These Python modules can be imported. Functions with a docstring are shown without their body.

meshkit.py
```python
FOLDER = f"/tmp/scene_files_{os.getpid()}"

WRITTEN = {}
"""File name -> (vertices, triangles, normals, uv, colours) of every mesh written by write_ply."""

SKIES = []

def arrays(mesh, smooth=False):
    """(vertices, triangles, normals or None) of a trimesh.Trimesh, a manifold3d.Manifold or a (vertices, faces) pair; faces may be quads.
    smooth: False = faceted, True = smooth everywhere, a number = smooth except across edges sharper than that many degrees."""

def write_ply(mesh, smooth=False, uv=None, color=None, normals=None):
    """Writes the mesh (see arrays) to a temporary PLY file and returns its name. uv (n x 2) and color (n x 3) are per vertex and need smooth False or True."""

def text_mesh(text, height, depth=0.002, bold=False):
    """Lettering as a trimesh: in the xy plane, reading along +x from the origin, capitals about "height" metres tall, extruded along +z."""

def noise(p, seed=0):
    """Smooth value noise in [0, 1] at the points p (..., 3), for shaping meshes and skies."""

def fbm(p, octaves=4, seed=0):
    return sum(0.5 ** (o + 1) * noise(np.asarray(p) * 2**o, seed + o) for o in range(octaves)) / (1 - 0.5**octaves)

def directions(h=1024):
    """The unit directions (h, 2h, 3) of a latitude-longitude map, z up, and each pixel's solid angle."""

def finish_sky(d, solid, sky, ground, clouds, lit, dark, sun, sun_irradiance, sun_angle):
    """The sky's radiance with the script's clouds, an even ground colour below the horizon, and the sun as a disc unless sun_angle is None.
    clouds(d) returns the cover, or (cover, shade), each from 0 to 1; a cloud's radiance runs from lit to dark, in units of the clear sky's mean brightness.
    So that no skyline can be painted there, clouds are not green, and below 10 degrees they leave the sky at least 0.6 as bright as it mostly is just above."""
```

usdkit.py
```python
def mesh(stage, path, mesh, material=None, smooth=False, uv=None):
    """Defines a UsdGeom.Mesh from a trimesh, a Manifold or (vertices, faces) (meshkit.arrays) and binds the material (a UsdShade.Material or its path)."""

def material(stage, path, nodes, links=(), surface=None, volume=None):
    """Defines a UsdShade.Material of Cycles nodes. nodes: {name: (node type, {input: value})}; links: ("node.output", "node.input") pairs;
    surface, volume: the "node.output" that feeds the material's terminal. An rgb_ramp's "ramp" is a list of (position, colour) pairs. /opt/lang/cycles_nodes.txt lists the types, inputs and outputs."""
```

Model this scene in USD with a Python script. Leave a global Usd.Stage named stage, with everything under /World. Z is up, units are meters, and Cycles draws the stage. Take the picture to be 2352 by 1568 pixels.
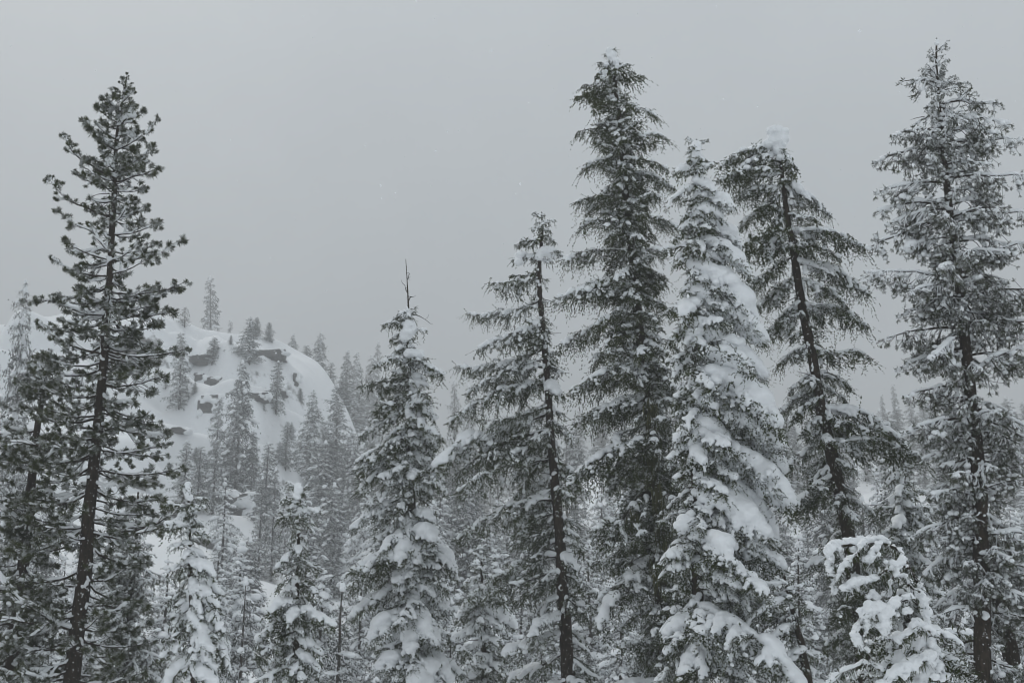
import math
import numpy as np
import meshkit
import usdkit
from pxr import Usd, UsdGeom, UsdLux, UsdShade, Gf, Sdf, Vt

# ------------------------------------------------------------------ camera, sky, sun, exposure
stage = Usd.Stage.CreateInMemory()
UsdGeom.SetStageUpAxis(stage, UsdGeom.Tokens.z)
UsdGeom.SetStageMetersPerUnit(stage, 1.0)
UsdGeom.Xform.Define(stage, '/World')
UsdGeom.Scope.Define(stage, '/World/Looks')

PITCH = math.radians(17.4)          # the camera looks up at the tree tops
EYE = np.array([0.0, 0.0, 1.7])
FOCAL, APERTURE = 50.0, 36.0
cam = UsdGeom.Camera.Define(stage, '/World/camera')
cam.CreateFocalLengthAttr(FOCAL)
cam.CreateHorizontalApertureAttr(APERTURE)
cam.CreateVerticalApertureAttr(APERTURE * 682 / 1024)
cam.CreateExposureAttr(0.02)
cam.CreateClippingRangeAttr(Gf.Vec2f(0.1, 5000))
cx = UsdGeom.Xformable(cam)
cx.AddTranslateOp().Set(Gf.Vec3d(*EYE))
cx.AddRotateXOp().Set(90 + math.degrees(PITCH))

SUN_EL, SUN_AZ = math.radians(48), math.radians(-35)      # azimuth = atan2(x, y)
mat = usdkit.material
mat(stage, '/World/Looks/sky', {
    's': ('sky_texture', {'sky_type': 'single_scattering', 'sun_disc': False, 'sun_elevation': SUN_EL, 'sun_rotation': SUN_AZ, 'aerosol_density': 3.0}),
    'tc': ('texture_coordinate', {}),
    'n': ('noise_texture', {'scale': 2.2, 'detail': 5.0, 'roughness': 0.6}),
    'r': ('rgb_ramp', {'ramp': [(0.25, (4.6, 4.98, 5.22)), (0.75, (5.8, 6.18, 6.42))]}),
    'm': ('mix', {'fac': 0.94}),
    'x': ('separate_xyz', {}), 'up': ('math', {'math_type': 'maximum', 'value2': 0.0}),
    'k': ('math', {'math_type': 'multiply_add', 'value2': 1.3, 'value3': 1.0}),      # an overcast sky grows brighter towards the zenith
    'v': ('vector_math', {'math_type': 'scale'}),
    'b': ('background_shader', {'strength': 0.07})},
    [('tc.generated', 'n.vector'), ('tc.generated', 'x.vector'), ('x.z', 'up.value1'), ('up.value', 'k.value1'), ('n.fac', 'r.fac'), ('s.color', 'm.color1'), ('r.color', 'm.color2'),
     ('m.color', 'v.vector1'), ('k.value', 'v.scale'), ('v.vector', 'b.color')], surface='b.background')
dome = UsdLux.DomeLight.Define(stage, '/World/sky')
UsdShade.MaterialBindingAPI.Apply(dome.GetPrim()).Bind(UsdShade.Material.Get(stage, '/World/Looks/sky'))
dome.GetPrim().SetCustomDataByKey('kind', 'structure')
sun = UsdLux.DistantLight.Define(stage, '/World/sun')
sun.CreateIntensityAttr(0.40)
sun.CreateAngleAttr(45.0)
sun.CreateColorAttr(Gf.Vec3f(1.0, 0.98, 0.95))
sun.CreateNormalizeAttr(True)
sx = UsdGeom.Xformable(sun)
sx.AddRotateZOp().Set(-math.degrees(SUN_AZ))
sx.AddRotateXOp().Set(-(90 - math.degrees(SUN_EL)))

HAZE_DENSITY = 0.0015
FAR = 1.5                           # how much larger and farther the hill is than a first guess

# ------------------------------------------------------------------ helpers
FPX = FOCAL / APERTURE * 2352.0
CP, SP = math.cos(PITCH), math.sin(PITCH)


def P(u, v, D):
    """Point at depth D (metres along +y) seen at place (u, v) of a 2352 x 1568 picture."""
    a, b = (u - 1176.0) / FPX, (784.0 - v) / FPX
    d = np.array([a, CP - b * SP, SP + b * CP])
    return EYE + d * (D / d[1])


def U(p):
    q = np.asarray(p, float) - EYE
    fw = q[..., 1] * CP + q[..., 2] * SP
    up = -q[..., 1] * SP + q[..., 2] * CP
    return 1176 + q[..., 0] / fw * FPX, 784 - up / fw * FPX


used = {}


def numbered(parent, name):
    key = (parent, name)
    k = used.get(key, 0)
    used[key] = k + 1
    return f'{parent}/{name}' if k == 0 else f'{parent}/{name}_{k:03d}'


def tag(prim, label=None, cat=None, group=None, kind=None):
    for k, val in (('label', label), ('category', cat), ('group', group), ('kind', kind)):
        if val:
            prim.SetCustomDataByKey(k, val)
    return prim


def thing(name, label, cat, loc=(0, 0, 0), group=None):
    path = numbered('/World', name)
    x = UsdGeom.Xform.Define(stage, path)
    x.AddTranslateOp().Set(Gf.Vec3d(*[float(c) for c in loc]))
    tag(x.GetPrim(), label, cat, group)
    return path


def massed(prim):
    (prim if isinstance(prim, Usd.Prim) else prim.GetPrim()).SetCustomDataByKey('kind', 'stuff')


def obj(parent, name, mesh, material, smooth=False):
    path = numbered(parent, name)
    usdkit.mesh(stage, path, mesh, '/World/Looks/' + material, smooth=smooth)
    return path


def join(parts):
    vs, fs, n = [], [], 0
    for v, f in parts:
        if len(v) == 0:
            continue
        vs.append(v)
        fs.append(f + n)
        n += len(v)
    return (np.vstack(vs), np.vstack(fs)) if vs else (np.zeros((0, 3)), np.zeros((0, 3), int))


def unit(a):
    return a / np.maximum(np.linalg.norm(a, axis=-1, keepdims=True), 1e-9)


def tube(pts, rad, sides=6, cap=True):
    pts = np.asarray(pts, float)
    rad = np.broadcast_to(np.asarray(rad, float), (len(pts),))
    t = unit(np.gradient(pts, axis=0))
    ref = np.where(np.abs(t[:, 2:3]) > 0.9, np.array([[1.0, 0, 0]]), np.array([[0, 0, 1.0]]))
    if np.abs(t[:, 2]).mean() > 0.6:
        ref = np.broadcast_to(np.array([[1.0, 0, 0]]), t.shape)
    a = unit(np.cross(t, ref))
    b = np.cross(t, a)
    ang = np.arange(sides) / sides * 2 * np.pi
    ring = pts[:, None] + rad[:, None, None] * (a[:, None] * np.cos(ang)[None, :, None] + b[:, None] * np.sin(ang)[None, :, None])
    v = ring.reshape(-1, 3)
    n = len(pts)
    i, j = np.meshgrid(np.arange(n - 1), np.arange(sides), indexing='ij')
    p0, p1 = i * sides + j, i * sides + (j + 1) % sides
    q0, q1 = p0 + sides, p1 + sides
    f = np.concatenate([np.stack([p0, q0, p1], -1).reshape(-1, 3), np.stack([p1, q0, q1], -1).reshape(-1, 3)])
    if cap:
        v = np.vstack([v, pts[-1] + t[-1] * rad[-1] * 0.6])
        k = len(v) - 1
        e = (n - 1) * sides
        f = np.vstack([f, [[e + s, k, e + (s + 1) % sides] for s in range(sides)]])
    return v, f


def spindles(base, tip, width, mid=0.4):
    """Closed slim three-sided sprigs, flat side up."""
    d = tip - base
    t = unit(d)
    up = np.array([0, 0, 1.0]) - t * t[:, 2:3]
    bad = np.linalg.norm(up, axis=1) < 0.15
    up[bad] = np.cross(t[bad], [0.6, 0.8, 0.0])
    up = unit(up)
    side = np.cross(t, up)
    m = base + d * mid
    w = width[:, None]
    a, b, c = m + side * w + up * w * 0.25, m - side * w + up * w * 0.25, m - up * w * 0.7
    v = np.stack([base, tip, a, b, c], 1).reshape(-1, 3)
    F = np.array([[0, 3, 2], [0, 4, 3], [0, 2, 4], [1, 2, 3], [1, 3, 4], [1, 4, 2]])
    # orient outward
    f = (np.arange(len(base))[:, None, None] * 5 + F[None]).reshape(-1, 3)
    return v, f


def fix_winding(v, f):
    """Flips every face of 6-face sprigs whose normals point inwards."""
    g = f.reshape(-1, 6, 3)
    c = v.reshape(-1, 5, 3).mean(1)
    n = np.cross(v[g[:, :, 1]] - v[g[:, :, 0]], v[g[:, :, 2]] - v[g[:, :, 0]])
    s = ((v[g].mean(2) - c[:, None]) * n).sum(-1)
    g = np.where((s < 0)[..., None], g[..., ::-1], g)
    return v, g.reshape(-1, 3)


def surface_nets(F, origin, h):
    """Mesh of the zero level of F (negative inside) on a regular grid."""
    inside = F < 0
    nx, ny, nz = F.shape
    c = np.zeros((nx - 1, ny - 1, nz - 1), np.int8)
    for dx in (0, 1):
        for dy in (0, 1):
            for dz in (0, 1):
                c += inside[dx:nx - 1 + dx, dy:ny - 1 + dy, dz:nz - 1 + dz]
    mixed = (c > 0) & (c < 8)
    idx = -np.ones(mixed.shape, int)
    cells = np.argwhere(mixed)
    idx[mixed] = np.arange(len(cells))
    acc, cnt = np.zeros((len(cells), 3)), np.zeros(len(cells))
    corners = [(dx, dy, dz) for dx in (0, 1) for dy in (0, 1) for dz in (0, 1)]
    vals = [F[cells[:, 0] + k[0], cells[:, 1] + k[1], cells[:, 2] + k[2]] for k in corners]
    for a in range(8):
        for b in range(a + 1, 8):
            if sum(abs(np.subtract(corners[a], corners[b]))) != 1:
                continue
            va, vb = vals[a], vals[b]
            x = (va < 0) != (vb < 0)
            s = np.where(x, va / np.where(x, va - vb, 1), 0)
            acc += np.where(x[:, None], np.array(corners[a]) + s[:, None] * (np.array(corners[b]) - np.array(corners[a])), 0)
            cnt += x
    v = origin + (cells + acc / np.maximum(cnt, 1)[:, None]) * h
    faces = []
    for ax in range(3):
        o1, o2 = (ax + 1) % 3, (ax + 2) % 3
        lo = [slice(1, -1)] * 3
        lo[ax] = slice(0, -1)
        hi = list(lo)
        hi[ax] = slice(1, None)
        A, B = inside[tuple(lo)], inside[tuple(hi)]
        e = np.argwhere(A != B)
        if len(e) == 0:
            continue
        flip = A[tuple(e.T)]
        off = np.ones(3, int)
        off[ax] = 0
        e = e + off
        q = []
        for d1, d2 in ((-1, -1), (0, -1), (0, 0), (-1, 0)):
            k = e.copy()
            k[:, o1] += d1
            k[:, o2] += d2
            q.append(idx[k[:, 0], k[:, 1], k[:, 2]])
        q = np.stack(q, 1)
        q = np.where(flip[:, None], q, q[:, ::-1])
        faces += [q[:, [0, 1, 2]], q[:, [0, 2, 3]]]
    return v, np.vstack(faces) if faces else np.zeros((0, 3), int)


def snow_mesh(C, R, h, k=None, squash=1.7, rough=0.42, seed=0):
    """Soft snow over the balls C, R: rounded above, flattened below, blended together."""
    C, R = np.asarray(C, float), np.asarray(R, float)
    if len(C) == 0:
        return np.zeros((0, 3)), np.zeros((0, 3), int)
    k = h * 1.0 if k is None else k
    pad = R.max() + 3 * h
    lo, hi = C.min(0) - pad, C.max(0) + pad
    n = np.ceil((hi - lo) / h).astype(int) + 1
    F = np.full(n, 4 * h + R.max(), float)
    ax = [lo[i] + np.arange(n[i]) * h for i in range(3)]
    for c, r in zip(C, R):
        e = r + k * 2 + h
        s = []
        for i in range(3):
            a = max(int((c[i] - e - lo[i]) / h), 0)
            b = min(int((c[i] + e - lo[i]) / h) + 2, n[i])
            s.append(slice(a, b))
        X = ax[0][s[0]][:, None, None] - c[0]
        Y = ax[1][s[1]][None, :, None] - c[1]
        Z = ax[2][s[2]][None, None, :] - c[2]
        Z = np.where(Z < 0, Z * squash, Z)
        d = np.sqrt(X * X + Y * Y + Z * Z) - r
        w = F[s[0], s[1], s[2]]
        t = np.clip(0.5 + 0.5 * (w - d) / k, 0, 1)
        F[s[0], s[1], s[2]] = w * (1 - t) + d * t - k * t * (1 - t)
    if rough:
        near = np.argwhere(np.abs(F) < 2.5 * h)
        p = lo + near * h
        F[tuple(near.T)] += (meshkit.noise(p / (3.2 * h), seed) - 0.5) * rough * 2.2 * h + (meshkit.noise(p / (8 * h), seed + 5) - 0.5) * rough * 3.4 * h + (meshkit.noise(p / (1.7 * h), seed + 9) - 0.5) * rough * 1.6 * h
    return surface_nets(F, lo, h)


# ------------------------------------------------------------------ materials
def frost_mix(noise_scale, lo, hi, dark, light, amount, colour_scale):
    """Needles whose upper sides hold a dusting of snow."""
    return ({
        'g': ('geometry', {}),
        'sx': ('separate_xyz', {}),
        'n': ('noise_texture', {'scale': noise_scale, 'detail': 3.0}),
        'a': ('math', {'math_type': 'multiply_add', 'value2': 0.9}),
        'mr': ('map_range', {'range_type': 'smoothstep', 'from_min': lo, 'from_max': hi, 'to_min': 0.0, 'to_max': amount, 'clamp': True}),
        'n2': ('noise_texture', {'scale': colour_scale, 'detail': 2.0}),
        'r': ('rgb_ramp', {'ramp': [(0.3, dark), (0.7, light)]}),
        'm': ('mix', {'color2': (0.78, 0.8, 0.83)}),
        'p': ('principled_bsdf', {'roughness': 0.75, 'specular_ior_level': 0.2})},
        [('g.true_normal', 'sx.vector'), ('g.position', 'n.vector'), ('g.position', 'n2.vector'), ('n.fac', 'a.value1'), ('sx.z', 'a.value3'),
         ('a.value', 'mr.value'), ('mr.result', 'm.fac'), ('n2.fac', 'r.fac'), ('r.color', 'm.color1'), ('m.color', 'p.base_color')])


n_, l_ = frost_mix(5.0, 0.72, 1.15, (0.019, 0.028, 0.005), (0.050, 0.063, 0.013), 0.9, 1.3)
mat(stage, '/World/Looks/fir_needles', n_, l_, surface='p.BSDF')
n_, l_ = frost_mix(3.2, 0.42, 1.0, (0.017, 0.022, 0.017), (0.038, 0.045, 0.034), 0.95, 0.5)
mat(stage, '/World/Looks/frosted_needles', n_, l_, surface='p.BSDF')
mat(stage, '/World/Looks/pine_needles', {
    'g': ('geometry', {}), 'n': ('noise_texture', {'scale': 5.0, 'detail': 3.0}), 'n2': ('noise_texture', {'scale': 1.1, 'detail': 2.0}),
    'r': ('rgb_ramp', {'ramp': [(0.3, (0.021, 0.030, 0.005)), (0.7, (0.054, 0.065, 0.013))]}),
    'f': ('rgb_ramp', {'ramp': [(0.48, (0, 0, 0)), (0.64, (0.6, 0.6, 0.6))]}),
    'm': ('mix', {'color2': (0.7, 0.72, 0.74)}),
    'p': ('principled_bsdf', {'roughness': 0.7, 'specular_ior_level': 0.2})},
    [('g.position', 'n.vector'), ('g.position', 'n2.vector'), ('n2.fac', 'r.fac'), ('n.fac', 'f.fac'), ('f.color', 'm.fac'), ('r.color', 'm.color1'), ('m.color', 'p.base_color')], surface='p.BSDF')
mat(stage, '/World/Looks/rimed_pine_needles', {
    'g': ('geometry', {}), 'n': ('noise_texture', {'scale': 6.0, 'detail': 3.0}), 'n2': ('noise_texture', {'scale': 1.1, 'detail': 2.0}),
    'r': ('rgb_ramp', {'ramp': [(0.3, (0.020, 0.027, 0.008)), (0.7, (0.052, 0.060, 0.018))]}),
    'f': ('rgb_ramp', {'ramp': [(0.46, (0.02, 0.02, 0.02)), (0.66, (0.7, 0.7, 0.7))]}),
    'm': ('mix', {'color2': (0.7, 0.72, 0.74)}),
    'p': ('principled_bsdf', {'roughness': 0.7, 'specular_ior_level': 0.2})},
    [('g.position', 'n.vector'), ('g.position', 'n2.vector'), ('n2.fac', 'r.fac'), ('n.fac', 'f.fac'), ('f.color', 'm.fac'), ('r.color', 'm.color1'), ('m.color', 'p.base_color')], surface='p.BSDF')
mat(stage, '/World/Looks/snow', {
    'g': ('geometry', {}), 'n': ('noise_texture', {'scale': 14.0, 'detail': 5.0, 'roughness': 0.6}),
    'b': ('bump', {'strength': 0.6, 'distance': 0.03}),
    'p': ('principled_bsdf', {'base_color': (0.82, 0.84, 0.86), 'roughness': 0.8, 'specular_ior_level': 0.15})},
    [('g.position', 'n.vector'), ('n.fac', 'b.height'), ('b.normal', 'p.normal')], surface='p.BSDF')
mat(stage, '/World/Looks/bark', {
    'g': ('geometry', {}), 'mp': ('mapping', {'scale': (1.0, 1.0, 0.3)}),
    'n': ('noise_texture', {'scale': 18.0, 'detail': 4.0}), 'n2': ('noise_texture', {'scale': 11.0, 'detail': 3.0}),
    'r': ('rgb_ramp', {'ramp': [(0.3, (0.014, 0.011, 0.008)), (0.7, (0.055, 0.042, 0.031))]}),
    'f': ('rgb_ramp', {'ramp': [(0.63, (0, 0, 0)), (0.70, (0.85, 0.85, 0.85))]}),
    'm': ('mix', {'color2': (0.7, 0.72, 0.74)}), 'b': ('bump', {'strength': 0.8, 'distance': 0.05}),
    'p': ('principled_bsdf', {'roughness': 0.85, 'specular_ior_level': 0.15})},
    [('g.position', 'mp.vector'), ('mp.vector', 'n.vector'), ('g.position', 'n2.vector'), ('n.fac', 'r.fac'), ('n2.fac', 'f.fac'), ('f.color', 'm.fac'),
     ('r.color', 'm.color1'), ('m.color', 'p.base_color'), ('n.fac', 'b.height'), ('b.normal', 'p.normal')], surface='p.BSDF')
mat(stage, '/World/Looks/lichen', {
    'g': ('geometry', {}), 'n': ('noise_texture', {'scale': 4.0, 'detail': 2.0}),
    'r': ('rgb_ramp', {'ramp': [(0.3, (0.055, 0.058, 0.028)), (0.7, (0.12, 0.12, 0.06))]}),
    'p': ('principled_bsdf', {'roughness': 0.9, 'specular_ior_level': 0.1})},
    [('g.position', 'n.vector'), ('n.fac', 'r.fac'), ('r.color', 'p.base_color')], surface='p.BSDF')
mat(stage, '/World/Looks/rock', {
    'g': ('geometry', {}), 'n': ('noise_texture', {'scale': 0.8, 'detail': 6.0, 'roughness': 0.65}),
    'r': ('rgb_ramp', {'ramp': [(0.3, (0.05, 0.05, 0.05)), (0.7, (0.16, 0.155, 0.15))]}),
    'b': ('bump', {'strength': 0.8, 'distance': 0.3}),
    'p': ('principled_bsdf', {'roughness': 0.9, 'specular_ior_level': 0.15})},
    [('g.position', 'n.vector'), ('n.fac', 'r.fac'), ('r.color', 'p.base_color'), ('n.fac', 'b.height'), ('b.normal', 'p.normal')], surface='p.BSDF')
mat(stage, '/World/Looks/snowfield', {       # snow where it can lie, bare rock where the ground is too steep for it
    'g': ('geometry', {}), 'sx': ('separate_xyz', {}),
    'n': ('noise_texture', {'scale': 0.45, 'detail': 5.0, 'roughness': 0.6}),
    'n2': ('noise_texture', {'scale': 0.9, 'detail': 6.0, 'roughness': 0.65}),
    'a': ('math', {'math_type': 'multiply_add', 'value2': 0.35}),
    'mr': ('map_range', {'range_type': 'smoothstep', 'from_min': 0.38, 'from_max': 0.47, 'to_min': 0.0, 'to_max': 1.0, 'clamp': True}),
    'r': ('rgb_ramp', {'ramp': [(0.3, (0.05, 0.05, 0.05)), (0.7, (0.16, 0.155, 0.15))]}),
    'm': ('mix', {'color2': (0.82, 0.84, 0.86)}),
    'b': ('bump', {'strength': 0.4, 'distance': 0.25}),
    'p': ('principled_bsdf', {'roughness': 0.85, 'specular_ior_level': 0.15})},
    [('g.normal', 'sx.vector'), ('g.position', 'n.vector'), ('g.position', 'n2.vector'), ('n.fac', 'a.value1'), ('sx.z', 'a.value3'), ('a.value', 'mr.value'),
     ('n2.fac', 'r.fac'), ('r.color', 'm.color1'), ('mr.result', 'm.fac'), ('m.color', 'p.base_color'), ('n.fac', 'b.height'), ('b.normal', 'p.normal')], surface='p.BSDF')
mat(stage, '/World/Looks/haze_air', {'v': ('principled_volume', {'color': (0.88, 0.90, 0.915), 'density': HAZE_DENSITY, 'anisotropy': 0.0})}, [], volume='v.volume')


# ------------------------------------------------------------------ terrain
def ss(a, b, x):
    t = np.clip((x - a) / (b - a), 0, 1)
    return t * t * (3 - 2 * t)


def H(x, y):
    """Height of the ground."""
    x, y = np.broadcast_arrays(np.asarray(x, float) / FAR, np.asarray(y, float) / FAR)
    q = np.stack([x, y, np.zeros_like(x)], -1)
    up = np.maximum(y - 58, 0)
    base = 0.285 * np.minimum(up, 225) + 0.05 * np.maximum(up - 225, 0)
    base = base + (meshkit.fbm(q / 45, 3, 3) - 0.5) * 14 * ss(60, 130, y) + (meshkit.fbm(q / 11, 3, 8) - 0.5) * 2.4 * ss(20, 70, y)
    base = base - 10 * np.exp(-((x + 12) / 16) ** 2) * ss(120, 200, y)
    # the snow-covered rock dome at the left
    wob = (meshkit.fbm(q / 16, 3, 21) - 0.5)
    yy = y + wob * 16 - 4 * np.sin(x / 9.0)
    front = 215 - yy
    drop = np.where(front > 0, front * 0.66, 0.06 * front)
    side = np.maximum(x + 42 + wob * 5, 0)
    d = 72.4 - drop - 0.068 * side ** 2
    brow = ss(-4, 14, front)
    d = d + 2.1 * np.sin(d / 11.0 * 2 * np.pi + wob * 9 + x / 14) * ss(0, 14, front) * 1.25
    d = d + (meshkit.fbm(q / 9, 4, 31) - 0.5) * (1.2 + 4.4 * brow) + (meshkit.fbm(q / 3.2, 3, 77) - 0.5) * 1.3 * brow
    k = 3.0
    t = np.clip(0.5 + 0.5 * (d - base) / k, 0, 1)
    return FAR * (base * (1 - t) + d * t + k * t * (1 - t)) - 0.85


def terrain():
    def axis(*runs):
        return np.concatenate([np.arange(a, b, s) for a, b, s in runs])
    xs = axis((-700, -160, 30), (-160, -100, 4), (-100, -8, 0.75), (-8, 110, 2.5), (110, 701, 30))
    ys = axis((-160, 40, 20), (40, 118, 3), (118, 236, 0.75), (236, 330, 3), (330, 761, 30))
    X, Y = np.meshgrid(xs * FAR, ys * FAR, indexing='ij')
    Z = H(X, Y)
    v = np.stack([X, Y, Z], -1).reshape(-1, 3)
    nx, ny = X.shape
    i, j = np.meshgrid(np.arange(nx - 1), np.arange(ny - 1), indexing='ij')
    a = i * ny + j
    f = np.concatenate([np.stack([a, a + ny, a + ny + 1], -1).reshape(-1, 3), np.stack([a, a + ny + 1, a + 1], -1).reshape(-1, 3)])
    return v, f


g = obj('/World', 'ground', terrain(), 'snowfield', smooth=True)
tag(stage.GetPrimAtPath(g), 'snow-covered forest floor rising to a snowy rock dome', kind='structure')


def hit(u, v):
    """Where the sight line of (u, v) first meets the ground."""
    a, b = (u - 1176.0) / FPX, (784.0 - v) / FPX
    d = np.array([a, CP - b * SP, SP + b * CP])
    d = d / d[1]
    Y = np.arange(60, 570, 0.5)
    p = EYE + d * Y[:, None]
    under = p[:, 2] < H(p[:, 0], p[:, 1])
    return p[np.argmax(under)] if under.any() else None


# air
def box(lo, hi):
    x, y, z = zip(lo, hi)
    v = np.array([[x[i], y[j], z[k]] for i in (0, 1) for j in (0, 1) for k in (0, 1)], float)
    f = np.array([[0, 1, 3], [0, 3, 2], [4, 6, 7], [4, 7, 5], [0, 4, 5], [0, 5, 1], [2, 3, 7], [2, 7, 6], [0, 2, 6], [0, 6, 4], [1, 5, 7], [1, 7, 3]])
    return v, f


haze = obj('/World', 'haze', box((-1060, -250, -4), (1060, 1150, 190)), 'haze_air')
tag(stage.GetPrimAtPath(haze), 'grey snowfall haze filling the air', kind='stuff')


# ------------------------------------------------------------------ boughs
def curve(L, p0, p1, n, bend=0.0, rng=None):
    """An arc in the xz plane leaving at pitch p0 and ending at pitch p1 (degrees), with a little sideways sway."""
    t = np.linspace(0, 1, n)
    a = np.radians(p0 + (p1 - p0) * t)
    s = bend * np.sin(t * 3.0)
    d = np.stack([np.cos(a) * np.cos(s), np.cos(a) * np.sin(s), np.sin(a)], -1) * (L / (n - 1))
    if rng is not None:
        d += rng.normal(0, 0.10, d.shape) * (L / (n - 1))
    p = np.vstack([[0, 0, 0], np.cumsum(d[:-1], 0)])
    return p


def at(pts, t):
    k = np.clip(t, 0, 1) * (len(pts) - 1)
    i = np.minimum(k.astype(int), len(pts) - 2)
    return pts[i] + (pts[i + 1] - pts[i]) * (k - i)[..., None]


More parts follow.
